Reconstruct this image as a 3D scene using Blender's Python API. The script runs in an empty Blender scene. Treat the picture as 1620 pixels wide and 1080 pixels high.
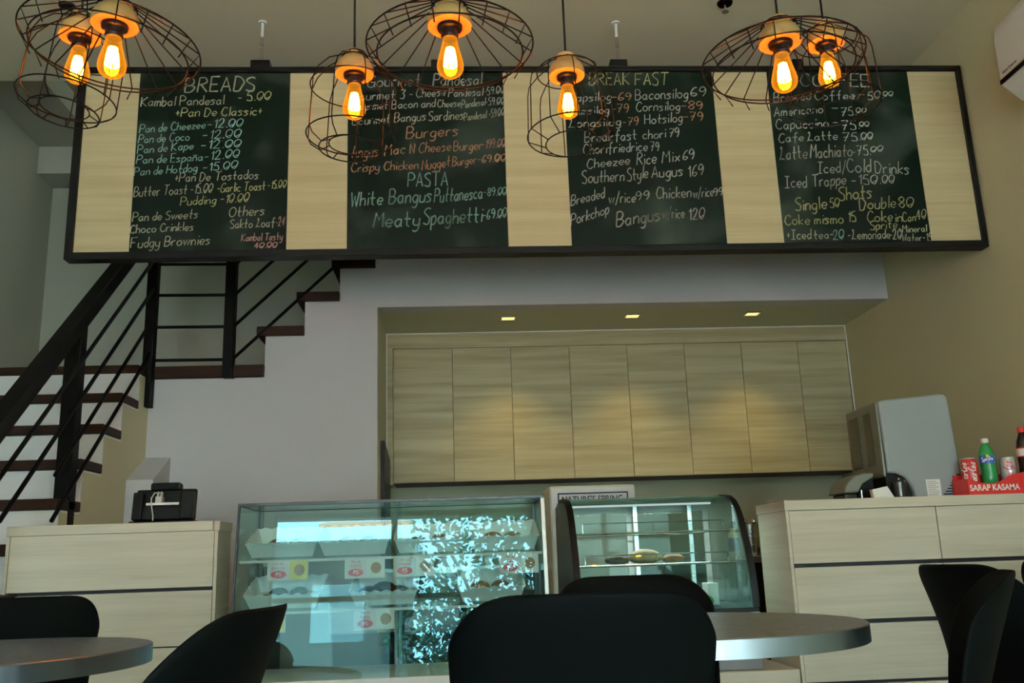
import bpy, bmesh, math, random
from mathutils import Vector, Matrix
random.seed(7)
sc = bpy.context.scene
C = sc.collection
PI = math.pi

# ------------------------------------------------------------------ camera
cd = bpy.data.cameras.new('camera'); cam = bpy.data.objects.new('camera', cd); C.objects.link(cam)
cd.sensor_width = 36.0; cd.lens = 36.0 * 1460 / 1620; cd.clip_start = 0.02; cd.clip_end = 300
PITCH, ROLL, YAW = math.radians(13.35), math.radians(1.96), math.radians(-3.55)
cam.matrix_world = (Matrix.Translation((0, 0, 0.85)) @ Matrix.Rotation(YAW, 4, 'Z') @ Matrix.Rotation(PI/2 + PITCH, 4, 'X')
                    @ Matrix.Rotation(-ROLL, 4, 'Z'))
sc.camera = cam

# ------------------------------------------------------------------ world, sun, exposure
sc.view_settings.view_transform = 'Standard'; sc.view_settings.look = 'None'
sc.view_settings.exposure = 0.70; sc.view_settings.gamma = 1.0; sc.view_settings.use_curve_mapping = False
sc.cycles.max_bounces = 10; sc.cycles.diffuse_bounces = 5; sc.cycles.glossy_bounces = 5
sc.cycles.transparent_max_bounces = 24; sc.cycles.sample_clamp_indirect = 6.0
sc.cycles.caustics_reflective = False; sc.cycles.caustics_refractive = False
world = bpy.data.worlds.new('World'); sc.world = world; world.use_nodes = True
wn = world.node_tree; wn.nodes.clear()
wo = wn.nodes.new('ShaderNodeOutputWorld'); wb = wn.nodes.new('ShaderNodeBackground')
tc = wn.nodes.new('ShaderNodeTexCoord'); sx = wn.nodes.new('ShaderNodeSeparateXYZ'); rp = wn.nodes.new('ShaderNodeValToRGB')
wn.links.new(tc.outputs['Generated'], sx.inputs[0]); wn.links.new(sx.outputs['Z'], rp.inputs[0])
rp.color_ramp.elements[0].position = 0.0; rp.color_ramp.elements[0].color = (0.72, 0.90, 1.0, 1)
rp.color_ramp.elements[1].position = 0.7; rp.color_ramp.elements[1].color = (0.46, 0.74, 0.95, 1)
wn.links.new(rp.outputs[0], wb.inputs['Color']); wb.inputs['Strength'].default_value = 12.0
wn.links.new(wb.outputs[0], wo.inputs[0])
sd = bpy.data.lights.new('sun', 'SUN'); sd.energy = 70.0; sd.angle = 0.02; sd.color = (1.0, 0.95, 0.85)
sun = bpy.data.objects.new('sun', sd); C.objects.link(sun)
sun.rotation_euler = (math.radians(-24), 0, math.radians(12))      # from behind the building, over its roof, onto the street

# ------------------------------------------------------------------ helpers
ORG = {}
def reg(o, loc):
    ORG[o.name] = Vector(loc)
def org(o):
    return ORG.get(o.name, Vector((0, 0, 0))) if o else Vector((0, 0, 0))

def thing(name, label, cat, loc=(0, 0, 0), group=None, rotz=0.0):
    o = bpy.data.objects.new(name, None); C.objects.link(o); o.empty_display_size = 0.1
    o.location = loc; o.rotation_euler = (0, 0, rotz)
    o['label'] = label; o['category'] = cat
    if group: o['group'] = group
    ORG[o.name] = Vector(loc) if not rotz else Vector((0, 0, 0))
    return o

def tag(o, label, cat, group=None):
    o['label'] = label; o['category'] = cat
    if group: o['group'] = group
    return o

class MB:
    """collects shapes; build() links them as one mesh object"""
    def __init__(s):
        s.bm = bmesh.new(); s.mi = 0
    def _add(s, verts, faces):
        vs = [s.bm.verts.new(v) for v in verts]
        for f in faces:
            try:
                fc = s.bm.faces.new([vs[i] for i in f]); fc.material_index = s.mi
            except ValueError: pass
        return vs
    def box(s, x0, x1, y0, y1, z0, z1, M=None):
        v = [Vector(p) for p in ((x0,y0,z0),(x1,y0,z0),(x1,y1,z0),(x0,y1,z0),(x0,y0,z1),(x1,y0,z1),(x1,y1,z1),(x0,y1,z1))]
        if M: v = [M @ p for p in v]
        s._add(v, ((0,3,2,1),(4,5,6,7),(0,1,5,4),(1,2,6,5),(2,3,7,6),(3,0,4,7))); return s
    def prism(s, poly, axis, a, b):
        """poly: 2d points; axis 'x': (y,z), 'y': (x,z), 'z': (x,y) extruded from a to b"""
        def P(p, t): return {'x': (t, p[0], p[1]), 'y': (p[0], t, p[1]), 'z': (p[0], p[1], t)}[axis]
        n = len(poly)
        v = [P(p, a) for p in poly] + [P(p, b) for p in poly]
        f = [tuple(range(n))[::-1], tuple(range(n, 2*n))] + [(i, (i+1) % n, n+(i+1) % n, n+i) for i in range(n)]
        s._add(v, f); return s
    def rod(s, p, q, r, n=8, r2=None, caps=True):
        p = Vector(p); q = Vector(q); d = (q-p).normalized(); r2 = r if r2 is None else r2
        u = d.orthogonal().normalized(); w = d.cross(u)
        v = []
        for (c, rr) in ((p, r), (q, r2)):
            v += [c + (u*math.cos(2*PI*i/n) + w*math.sin(2*PI*i/n))*rr for i in range(n)]
        f = [(i, (i+1) % n, n+(i+1) % n, n+i) for i in range(n)]
        if caps: f += [tuple(range(n))[::-1], tuple(range(n, 2*n))]
        s._add(v, f); return s
    def path(s, pts, r, n=8, closed=False):
        pts = [Vector(p) for p in pts]; m = len(pts); v = []
        up = None
        for i, p in enumerate(pts):
            a = pts[(i-1) % m] if (closed or i > 0) else p; b = pts[(i+1) % m] if (closed or i < m-1) else p
            d = (b-a).normalized()
            if up is None: up = d.orthogonal().normalized()
            u = (up - d*up.dot(d)); u = u.normalized() if u.length > 1e-6 else d.orthogonal().normalized(); up = u
            w = d.cross(u)
            v += [p + (u*math.cos(2*PI*k/n) + w*math.sin(2*PI*k/n))*r for k in range(n)]
        f = []
        for i in range(m if closed else m-1):
            j = (i+1) % m
            f += [(i*n+k, i*n+(k+1) % n, j*n+(k+1) % n, j*n+k) for k in range(n)]
        if not closed: f += [tuple(range(n))[::-1], tuple(range((m-1)*n, m*n))]
        s._add(v, f); return s
    def ring(s, c, R, r, n=40, m=6):
        c = Vector(c)
        return s.path([c + Vector((math.cos(2*PI*i/n)*R, math.sin(2*PI*i/n)*R, 0)) for i in range(n)], r, m, True)
    def lathe(s, prof, c=(0,0,0), n=32, M=None):
        c = Vector(c); v = []; m = len(prof)
        for (r, z) in prof:
            for k in range(n):
                p = Vector((math.cos(2*PI*k/n)*r, math.sin(2*PI*k/n)*r, z))
                v.append((M @ p if M else p) + c)
        f = [(i*n+k, i*n+(k+1) % n, (i+1)*n+(k+1) % n, (i+1)*n+k) for i in range(m-1) for k in range(n)]
        f += [tuple(range(n))[::-1], tuple(range((m-1)*n, m*n))]
        s._add(v, f); return s
    def loft(s, rings, close_ends=True):
        n = len(rings[0]); v = [p for r in rings for p in r]
        f = [(i*n+k, i*n+(k+1) % n, (i+1)*n+(k+1) % n, (i+1)*n+k) for i in range(len(rings)-1) for k in range(n)]
        if close_ends: f += [tuple(range(n))[::-1], tuple(range((len(rings)-1)*n, len(rings)*n))]
        s._add(v, f); return s
    def grid(s, P):
        """P[i][j] points, open sheet"""
        a, b = len(P), len(P[0]); v = [p for r in P for p in r]
        s._add(v, [(i*b+j, i*b+j+1, (i+1)*b+j+1, (i+1)*b+j) for i in range(a-1) for j in range(b-1)]); return s
    def build(s, name, mats, parent=None, smooth=False, bevel=0, solid=0, subsurf=0, origin=None, structure=False, recalc=True):
        if recalc: bmesh.ops.recalc_face_normals(s.bm, faces=s.bm.faces)
        o0 = org(parent) if parent else Vector(origin or (0, 0, 0))
        bmesh.ops.translate(s.bm, verts=s.bm.verts, vec=-o0)
        me = bpy.data.meshes.new(name); s.bm.to_mesh(me); s.bm.free()
        ob = bpy.data.objects.new(name, me); C.objects.link(ob)
        if parent: ob.parent = parent
        else: ob.location = o0
        ORG[ob.name] = o0
        for m in (mats if isinstance(mats, (list, tuple)) else [mats]): me.materials.append(m)
        if smooth:
            for p in me.polygons: p.use_smooth = True
            try: me.set_sharp_from_angle(angle=math.radians(40))
            except Exception: pass
        if solid:
            md = ob.modifiers.new('thick', 'SOLIDIFY'); md.thickness = solid; md.offset = 0
        if bevel:
            md = ob.modifiers.new('bev', 'BEVEL'); md.width = bevel; md.segments = 2; md.limit_method = 'ANGLE'
        if subsurf:
            md = ob.modifiers.new('sub', 'SUBSURF'); md.levels = subsurf; md.render_levels = subsurf
        if structure: ob['kind'] = 'structure'
        return ob

def kids(o):
    return [c for c in bpy.data.objects if c.parent == o]
def copy_tree(o, parent=None):
    c = o.copy(); C.objects.link(c)
    if parent: c.parent = parent
    for ch in kids(o): copy_tree(ch, c)
    return c

# ------------------------------------------------------------------ materials
def newmat(name):
    m = bpy.data.materials.new(name); m.use_nodes = True
    nt = m.node_tree; b = nt.nodes['Principled BSDF']
    return m, nt, b
def mat(name, col, rough=0.5, metal=0.0, var=0.06, scale=6.0, spec=0.5, bump=0.0, coat=0.0):
    """plain colour broken up by a soft procedural noise"""
    m, nt, b = newmat(name); L = nt.links
    b.inputs['Roughness'].default_value = rough; b.inputs['Metallic'].default_value = metal
    b.inputs['Specular IOR Level'].default_value = spec; b.inputs['Coat Weight'].default_value = coat
    t = nt.nodes.new('ShaderNodeTexCoord'); n = nt.nodes.new('ShaderNodeTexNoise')
    n.inputs['Scale'].default_value = scale; n.inputs['Detail'].default_value = 4
    L.new(t.outputs['Object'], n.inputs['Vector'])
    r = nt.nodes.new('ShaderNodeValToRGB'); r.color_ramp.elements[0].position = .3; r.color_ramp.elements[1].position = .7
    r.color_ramp.elements[0].color = tuple(c*(1-var) for c in col) + (1,); r.color_ramp.elements[1].color = tuple(min(1, c*(1+var)) for c in col) + (1,)
    L.new(n.outputs[0], r.inputs[0]); L.new(r.outputs[0], b.inputs['Base Color'])
    if bump:
        n2 = nt.nodes.new('ShaderNodeTexNoise'); n2.inputs['Scale'].default_value = 180
        L.new(t.outputs['Object'], n2.inputs['Vector'])
        bp = nt.nodes.new('ShaderNodeBump'); bp.inputs['Strength'].default_value = bump; bp.inputs['Distance'].default_value = .002
        L.new(n2.outputs[0], bp.inputs['Height']); L.new(bp.outputs[0], b.inputs['Normal'])
    return m
def wood(name, light, dark, rough=0.45, sc_=(1.2, 1.2, 26), seed=0.0, fine=.35, pos=(.3, .72), spec=.4):
    """laminate with level grain streaks"""
    m, nt, b = newmat(name); L = nt.links; b.inputs['Roughness'].default_value = rough; b.inputs['Specular IOR Level'].default_value = spec
    t = nt.nodes.new('ShaderNodeTexCoord'); mp = nt.nodes.new('ShaderNodeMapping'); mp.inputs['Scale'].default_value = sc_
    mp.inputs['Location'].default_value = (seed, seed*.7, seed*1.3)
    geo = nt.nodes.new('ShaderNodeObjectInfo'); ad = nt.nodes.new('ShaderNodeVectorMath'); ad.operation = 'ADD'
    L.new(t.outputs['Object'], mp.inputs[0])
    ml = nt.nodes.new('ShaderNodeVectorMath'); ml.operation = 'SCALE'; ml.inputs['Scale'].default_value = 7.0
    cb = nt.nodes.new('ShaderNodeCombineXYZ')
    for k in range(3): L.new(geo.outputs['Random'], cb.inputs[k])
    L.new(cb.outputs[0], ml.inputs[0]); L.new(mp.outputs[0], ad.inputs[0]); L.new(ml.outputs[0], ad.inputs[1])
    n1 = nt.nodes.new('ShaderNodeTexNoise'); n1.inputs['Scale'].default_value = 1.0; n1.inputs['Detail'].default_value = 5; n1.inputs['Distortion'].default_value = .5
    L.new(ad.outputs[0], n1.inputs['Vector'])
    mp2 = nt.nodes.new('ShaderNodeVectorMath'); mp2.operation = 'MULTIPLY'; mp2.inputs[1].default_value = (3, 3, 7)
    L.new(ad.outputs[0], mp2.inputs[0])
    n2 = nt.nodes.new('ShaderNodeTexNoise'); n2.inputs['Scale'].default_value = 1.0; n2.inputs['Detail'].default_value = 3
    L.new(mp2.outputs[0], n2.inputs['Vector'])
    mx = nt.nodes.new('ShaderNodeMix'); mx.inputs[0].default_value = fine
    L.new(n1.outputs[0], mx.inputs[2]); L.new(n2.outputs[0], mx.inputs[3])
    r = nt.nodes.new('ShaderNodeValToRGB'); r.color_ramp.elements[0].position = pos[0]; r.color_ramp.elements[1].position = pos[1]
    r.color_ramp.elements[0].color = dark + (1,); r.color_ramp.elements[1].color = light + (1,)
    L.new(mx.outputs[0], r.inputs[0]); L.new(r.outputs[0], b.inputs['Base Color'])
    return m
def glass(name, tint=(.9, .96, .94), base=.04, rough=0.0, grime=0.0, refl=(1, 1, 1)):
    """clear pane: straight see-through with mirror reflection that rises at grazing angles"""
    m = bpy.data.materials.new(name); m.use_nodes = True; nt = m.node_tree; nt.nodes.clear(); L = nt.links
    o = nt.nodes.new('ShaderNodeOutputMaterial'); tr = nt.nodes.new('ShaderNodeBsdfTransparent'); tr.inputs[0].default_value = tint + (1,)
    gl = nt.nodes.new('ShaderNodeBsdfGlossy'); gl.inputs['Roughness'].default_value = rough; gl.inputs['Color'].default_value = refl + (1,)
    lw = nt.nodes.new('ShaderNodeLayerWeight'); lw.inputs[0].default_value = .5
    p = nt.nodes.new('ShaderNodeMath'); p.operation = 'POWER'; p.inputs[1].default_value = 5; L.new(lw.outputs['Facing'], p.inputs[0])
    ma = nt.nodes.new('ShaderNodeMath'); ma.operation = 'MULTIPLY_ADD'; ma.inputs[1].default_value = 1-base; ma.inputs[2].default_value = base
    L.new(p.outputs[0], ma.inputs[0])
    mx = nt.nodes.new('ShaderNodeMixShader'); L.new(ma.outputs[0], mx.inputs[0]); L.new(tr.outputs[0], mx.inputs[1]); L.new(gl.outputs[0], mx.inputs[2])
    out = mx
    if grime:
        df = nt.nodes.new('ShaderNodeBsdfDiffuse'); df.inputs[0].default_value = (.8, .85, .83, 1)
        m2 = nt.nodes.new('ShaderNodeMixShader'); m2.inputs[0].default_value = grime
        L.new(mx.outputs[0], m2.inputs[1]); L.new(df.outputs[0], m2.inputs[2]); out = m2
    L.new(out.outputs[0], o.inputs[0])
    return m
def emit(name, col, strength):
    m = bpy.data.materials.new(name); m.use_nodes = True; nt = m.node_tree; nt.nodes.clear()
    o = nt.nodes.new('ShaderNodeOutputMaterial'); e = nt.nodes.new('ShaderNodeEmission'); e.inputs[0].default_value = col + (1,); e.inputs[1].default_value = strength
    nt.links.new(e.outputs[0], o.inputs[0]); return m
def amber_glass():
    """amber bulb envelope of a lit lamp: tinted see-through plus emission standing in for filament light scattered in the glass"""
    m = bpy.data.materials.new('amber_bulb_glass'); m.use_nodes = True; nt = m.node_tree; nt.nodes.clear(); L = nt.links
    o = nt.nodes.new('ShaderNodeOutputMaterial')
    tr = nt.nodes.new('ShaderNodeBsdfTransparent'); tr.inputs[0].default_value = (.92, .46, .09, 1)
    em = nt.nodes.new('ShaderNodeEmission'); em.inputs[0].default_value = (1, .40, .022, 1)  # orange glow put in as emission, in place of scattered filament light
    lw = nt.nodes.new('ShaderNodeLayerWeight'); lw.inputs[0].default_value = .4
    ml = nt.nodes.new('ShaderNodeMath'); ml.operation = 'MULTIPLY_ADD'; ml.inputs[1].default_value = .30; ml.inputs[2].default_value = .14
    L.new(lw.outputs['Facing'], ml.inputs[0]); L.new(ml.outputs[0], em.inputs[1])
    ad = nt.nodes.new('ShaderNodeAddShader'); L.new(tr.outputs[0], ad.inputs[0]); L.new(em.outputs[0], ad.inputs[1])
    gl = nt.nodes.new('ShaderNodeBsdfGlossy'); gl.inputs['Roughness'].default_value = .03
    b = nt.nodes.new('ShaderNodeMixShader'); b.inputs[0].default_value = .03; L.new(ad.outputs[0], b.inputs[1]); L.new(gl.outputs[0], b.inputs[2])
    L.new(b.outputs[0], o.inputs[0]); return m
def board_mat():
    """dark green chalkboard with wiped patches of chalk dust"""
    m, nt, b = newmat('chalkboard_green'); L = nt.links; b.inputs['Roughness'].default_value = .42; b.inputs['Specular IOR Level'].default_value = .15
    t = nt.nodes.new('ShaderNodeTexCoord'); n = nt.nodes.new('ShaderNodeTexNoise'); n.inputs['Scale'].default_value = 2.6; n.inputs['Detail'].default_value = 3
    n.inputs['Distortion'].default_value = .6
    L.new(t.outputs['Object'], n.inputs['Vector'])
    r = nt.nodes.new('ShaderNodeValToRGB'); r.color_ramp.elements[0].position = .52; r.color_ramp.elements[1].position = .78
    r.color_ramp.elements[0].color = (.002, .009, .0055, 1); r.color_ramp.elements[1].color = (.045, .065, .05, 1)
    L.new(n.outputs[0], r.inputs[0]); L.new(r.outputs[0], b.inputs['Base Color']); return m
def brushed(name, col, rough=.25, axis=(1, 1, 60)):
    m, nt, b = newmat(name); L = nt.links; b.inputs['Metallic'].default_value = 1; b.inputs['Base Color'].default_value = col + (1,)
    t = nt.nodes.new('ShaderNodeTexCoord'); mp = nt.nodes.new('ShaderNodeMapping'); mp.inputs['Scale'].default_value = axis
    n = nt.nodes.new('ShaderNodeTexNoise'); n.inputs['Scale'].default_value = 4
    L.new(t.outputs['Object'], mp.inputs[0]); L.new(mp.outputs[0], n.inputs['Vector'])
    r = nt.nodes.new('ShaderNodeMapRange'); r.inputs[3].default_value = rough*.6; r.inputs[4].default_value = rough*1.4
    L.new(n.outputs[0], r.inputs[0]); L.new(r.outputs[0], b.inputs['Roughness']); return m

M = {}
M['wall'] = mat('wall_paint', (.54, .53, .535), .75, var=.02, scale=2, bump=.15)
M['wall_side'] = mat('wall_paint_side', (.60, .57, .37), .75, var=.02, scale=2, bump=.15)
M['wall_stair'] = mat('wall_paint_stair', (.42, .425, .35), .75, var=.02, scale=2, bump=.15)
M['ceil'] = mat('ceiling_paint', (.68, .66, .485), .85, var=.02, scale=2)
M['niche'] = mat('niche_paint', (.52, .535, .37), .75, var=.02, scale=2)
M['floor'] = mat('floor_tile', (.24, .23, .20), .3, var=.08, scale=3)
M['riser'] = mat('riser_white', (.72, .71, .68), .6, var=.02)
M['tread'] = wood('tread_dark_wood', (.040, .017, .010), (.012, .006, .004), .5, (2, 2, 14), spec=.12)
M['black_metal'] = mat('black_painted_steel', (.003, .0032, .0032), .5, var=.15, scale=20, spec=.10)
M['frame_black'] = mat('black_frame', (.003, .003, .003), .5, var=.1, scale=10, spec=.2)
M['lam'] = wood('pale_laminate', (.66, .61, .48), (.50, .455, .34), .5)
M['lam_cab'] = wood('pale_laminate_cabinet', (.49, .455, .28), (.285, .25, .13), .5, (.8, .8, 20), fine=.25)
M['lam_sign'] = wood('pale_laminate_sign', (.58, .49, .29), (.43, .345, .19), .5, (.9, .9, 22))
M['seam'] = mat('dark_seam', (.012, .012, .016), .6)
M['board'] = board_mat()
M['glass'] = glass('clear_glass', (.90, .965, .95), .04)
M['glass_back'] = glass('rear_door_glass', (.88, .95, .93), .010)
M['glass_front'] = glass('display_glass', (.86, .955, .94), .042, refl=(.46, .86, 1.0))
M['glass_win'] = glass('window_glass', (.94, .97, .97), .05)
M['glass_side'] = glass('glass_edgewise', (.88, .96, .94), .042)
M['amber'] = amber_glass()
M['filament'] = emit('glowing_filament', (1.0, .36, .05), 210.0)
M['cap_wood'] = wood('lamp_cap_wood', (.36, .22, .075), (.26, .15, .045), .4, (3, 3, 30))
M['black_plastic'] = mat('black_plastic', (.004, .0045, .0045), .4, var=.1, scale=10, spec=.2)
M['chair'] = mat('chair_plastic', (.0026, .0034, .0032), .6, var=.08, scale=30, spec=.05)
M['table'] = mat('grey_laminate_top', (.34, .34, .305), .06, var=.02, scale=14, spec=.6)
M['band'] = brushed('brushed_steel_band', (.24, .28, .31), .36, (14, 14, 6))
M['steel'] = brushed('stainless_steel', (.55, .56, .56), .25)
M['chrome'] = mat('chrome', (.75, .76, .77), .12, 1.0, var=.03)
M['case_frame'] = mat('case_frame_grey', (.05, .055, .06), .35, .6, var=.1)
M['case_stile'] = brushed('case_stile_metal', (.42, .38, .33), .35)
M['white_plastic'] = mat('white_plastic', (.70, .71, .67), .4, var=.03)
M['grey_plastic'] = mat('grey_plastic', (.27, .31, .31), .45, var=.03, scale=3)
M['fascia'] = mat('grey_green_fascia', (.15, .165, .13), .4, var=.08)
M['dark_glass'] = mat('smoked_window', (.02, .022, .018), .12, var=.2)
M['grey_panel'] = mat('grey_steel_panel', (.16, .165, .17), .4, var=.08)
M['tray'] = mat('white_tray', (.78, .78, .74), .35, var=.02)
M['bun'] = mat('baked_crust', (.42, .20, .07), .55, var=.35, scale=22)
M['bun_dark'] = mat('dark_bread', (.11, .06, .035), .6, var=.4, scale=22)
M['paper'] = mat('paper_white', (.76, .76, .72), .7, var=.02)
M['tag_pink'] = mat('tag_pale', (.72, .66, .64), .55, var=.03)
M['red'] = mat('signal_red', (.62, .025, .02), .4, var=.05)
M['deep_red'] = mat('can_red', (.55, .02, .018), .28, var=.05)
M['white_ink'] = mat('white_ink', (.85, .84, .80), .6, var=.01)
M['navy'] = mat('navy_ink', (.02, .03, .12), .6)
M['green_pet'] = glass('green_bottle', (.10, .55, .18), .06)
M['sprite_liquid'] = mat('green_plastic', (.02, .26, .07), .2, var=.1)
M['cola'] = mat('cola_brown', (.014, .006, .004), .12, var=.1)
M['blue'] = mat('label_blue', (.02, .09, .45), .4)
M['yellow'] = mat('label_yellow', (.72, .55, .05), .5)
M['silver'] = mat('silver_can', (.62, .60, .62), .25, .35, var=.04)
M['ac'] = mat('air_conditioner_white', (.70, .69, .64), .4, var=.02)
M['led'] = emit('downlight_lens', (1.0, .70, .18), 1.25)
M['tube'] = emit('display_tube', (.9, 1.0, .95), .5)
M['asphalt'] = mat('concrete_street', (.42, .41, .38), .9, var=.15)
M['leaf'] = mat('leaf_green', (.022, .07, .028), .5, var=.45, scale=3)
M['bark'] = mat('bark', (.09, .075, .06), .9, var=.3)
M['awning'] = mat('awning_orange', (.62, .25, .14), .7)
M['shop_wall'] = mat('shop_wall', (.55, .56, .55), .8)
M['teal_roof'] = mat('roof_teal', (.10, .32, .34), .5)
M['wire_grey'] = mat('cable_grey', (.45, .45, .40), .5)
for k, c in dict(w=(.80, .81, .72), y=(.82, .78, .38), c=(.78, .75, .56), m=(.50, .82, .70), o=(.86, .43, .25), p=(.88, .46, .42)).items():
    M['chalk_'+k] = mat('chalk_'+k, c, .9, var=.25, scale=220)

# ------------------------------------------------------------------ the room
XL, XR, WY, NY, CEIL, FY = -2.86, 2.663, 5.34, 6.34, 3.56, -2.5
st = dict(structure=True)
MB().box(XL-.15, XR+.15, FY-.2, 6.6, -.12, 0).build('floor', M['floor'], **st)
MB().box(XL-.15, XR+.15, FY-.2, 4.84, CEIL, CEIL+.25).box(-.2, XR+.15, 4.84, 6.6, CEIL, CEIL+.25).build('ceiling', M['ceil'], **st)
MB().box(XR, XR+.15, FY, 6.6, 0, CEIL).build('wall_right', M['wall_side'], **st)
MB().box(XL-.15, XL, FY, 6.6, 0, 5.6).build('wall_left', M['wall_stair'], **st)
# wall that carries the second flight: stepped edge on its left, opening of the kitchen niche on its right
steps = [(-1.772, 0), (-1.772, 1.967), (-1.118, 1.967), (-1.118, 2.18), (-.892, 2.18), (-.892, 2.388), (-.688, 2.388), (-.688, 2.59), (-.477, 2.59), (-.477, CEIL), (-.465, CEIL), (-.465, 0)]
sx0 = -1.118
w = MB()
w.prism(steps, 'y', WY, WY+.12)
w.box(-.465, XR, WY, WY+.12, 2.345, CEIL)
w.build('wall_back', M['wall'], **st)
n = MB().box(-.585, -.465, WY+.12, NY, 0, CEIL).box(-.465, XR, NY, NY+.12, 0, CEIL).box(-.465, XR, WY+.12, NY, 2.345, 2.44)
n.build('wall_niche', M['niche'], **st)
MB().box(XL, -.585, 6.34, 6.5, 0, 5.6).build('wall_stairwell', M['wall_stair'], **st)
MB().box(XL, -.585, 6.08, 6.34, 3.55, 3.75).build('trim_1', M['wall_stair'], **st)          # beam across the stairwell
MB().box(XL, -2.446, 4.84, 6.34, 3.75, 3.9).build('ceiling_stairwell', M['wall_stair'], **st)
MB().box(XL-.15, -.2, 4.70, 4.84, 3.81, 5.6).box(-.35, -.2, 4.84, 6.5, CEIL, 5.6).box(XL-.15, -.2, 4.70, 6.5, 5.6, 5.75).build('wall_upper_floor', M['wall_stair'], **st)
# sloped boxing where the stair wall meets the back wall
MB().prism([(5.34, 1.485), (5.06, 1.335), (5.06, 0), (5.34, 0)], 'x', -1.772, -1.63).build('trim_2', M['wall'], **st)
# shop front behind the camera: openings with panes
f = MB()
wins = [(-2.03, .81), (.90, 2.57)]
f.box(XL, -2.03, FY-.15, FY, 0, CEIL).box(.81, .90, FY-.15, FY, 0, CEIL).box(2.57, XR, FY-.15, FY, 0, CEIL)
f.box(-2.03, 2.57, FY-.15, FY, 3.0, CEIL).box(-2.03, .81, FY-.15, FY, 0, .06).box(.90, 2.57, FY-.15, FY, 0, .06)
f.build('wall_front', M['wall'], **st)
for i, (a, b) in enumerate(wins):
    fr = MB(); ct = [a, (a+b)/2, b] if i else [a, a+1.31, b]
    for c in ct: fr.box(c-.03, c+.03, FY-.10, FY-.04, .06, 3.0)
    for zz in (.06, 2.05, 2.95): fr.box(a, b, FY-.10, FY-.04, zz, zz+.05)
    wo_ = fr.build('window_%d' % (i+1), M['frame_black'], **st)
    for c, d in zip(ct[:-1], ct[1:]):
        MB().box(c+.03, d-.03, FY-.074, FY-.068, .11, 2.95).build('pane', M['glass_win'], wo_)
    pl = bpy.data.lights.new('window_portal', 'AREA'); pl.shape = 'RECTANGLE'; pl.size = b-a; pl.size_y = 2.94; pl.cycles.is_portal = True
    po = bpy.data.objects.new('window_portal', pl); C.objects.link(po); po.location = ((a+b)/2, FY-.03, 1.53); po.rotation_euler = (PI/2, 0, 0)

# ------------------------------------------------------------------ stairs
RUN, RISE = .232, .2
y0, z0 = 5.15, 1.985
fl = MB()
prof = [(6.34, 0), (6.34, z0-.05), (y0, z0-.05)]
ty = [y0 - RUN*k for k in range(0, 10)]
for k in range(1, 10):
    prof += [(y0+.02-RUN*(k-1), z0-.05-RISE*k), (y0+.02-RUN*k, z0-.05-RISE*k)] if k > 0 else []
prof = [p for p in prof if p[1] > -.01]
prof += [(prof[-1][0], 0)]
fl.prism(prof, 'x', XL, -1.772)
stairs = fl.build('stairs', M['riser'], **st)
# painted stair cheek below the treads (wall colour)
ck = MB().prism([(6.34, 0), (6.34, z0-.06), (y0+.03, z0-.06)] + [q for k in range(1, 10) for q in ((y0+.03-RUN*(k-1), z0-.06-RISE*k), (y0+.03-RUN*k, z0-.06-RISE*k))] + [(y0+.03-RUN*9, 0)], 'x', -1.772, -1.7715)
ck.build('cheek', M['wall_side'], stairs)
for k in range(0, 10):
    yy = y0 - RUN*k; zz = z0 - RISE*k
    if zz < .1: break
    t = MB()
    if k == 0: t.box(XL, -1.772, yy, 6.34, zz-.055, zz).box(-1.772, -1.119, WY-.03, 6.34, zz-.05, zz+.022)
    else: t.box(XL, -1.769, yy, yy+RUN+.03, zz-.048, zz)
    t.build('tread', M['tread'], stairs, bevel=.006)
for k, (xa, xb) in enumerate(((-1.118, -.892), (-.892, -.688), (-.688, -.477), (-.477, -.266), (-.266, -.055))):
    z = 2.235 + .207*k
    MB().box(xa-.048, xb, WY-.03, 6.34, z-.056, z).build('tread', M['tread'], stairs, bevel=.006)
    MB().box(xa, xa+.012, WY+.121, 6.34, z-.207, z-.057).build('riser', M['riser'], stairs)

# railing: posts, handrail and rods in black steel
rl = thing('stair_railing', 'black steel stair railing with square posts and thin rods on the stair flight', 'railing', (-1.80, 4.38, 1.0))
RX = -1.805
def hz(y): return 2.83 + (y-5.30)*.885
MB().box(RX-.036, RX+.036, 4.345, 4.415, .98, hz(4.38)).build('post', M['black_metal'], rl, bevel=.003)
MB().box(-1.795, -1.738, 5.265, 5.325, 1.765, 2.90).build('post', M['black_metal'], rl, bevel=.003)
MB().box(-1.350, -1.290, 5.285, 5.345, 1.93, 2.90).build('post', M['black_metal'], rl, bevel=.003)
p0, p1 = 3.05, 5.32
hr = MB().prism([(p0, hz(p0)-.035), (p1, hz(p1)-.035), (p1, hz(p1)+.065), (p0, hz(p0)+.065)], 'x', RX-.035, RX+.035)
hr.build('handrail', M['black_metal'], rl, bevel=.004)
MB().box(-1.80, -1.29, 5.27, 5.33, 2.86, 2.93).build('handrail', M['black_metal'], rl, bevel=.004)
for d in (.155, .345, .535, .73):
    p0 = 3.05 if d < .3 else 3.69 if d < .5 else 4.15 if d < .7 else 4.15
    MB().rod((-1.757, p0, hz(p0)-d), (-1.757, 5.29, hz(5.29)-d), .0095).build('rod', M['black_metal'], rl, smooth=True)
for zz in (2.62, 2.43, 2.237, 2.04):
    MB().rod((-1.75, 5.30, zz), (-1.30, 5.315, zz), .0095).build('rod', M['black_metal'], rl, smooth=True)
    MB().rod((-1.30, 5.315, zz), (-.30, 5.315, zz+.955), .0095).build('rod', M['black_metal'], rl, smooth=True)
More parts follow.
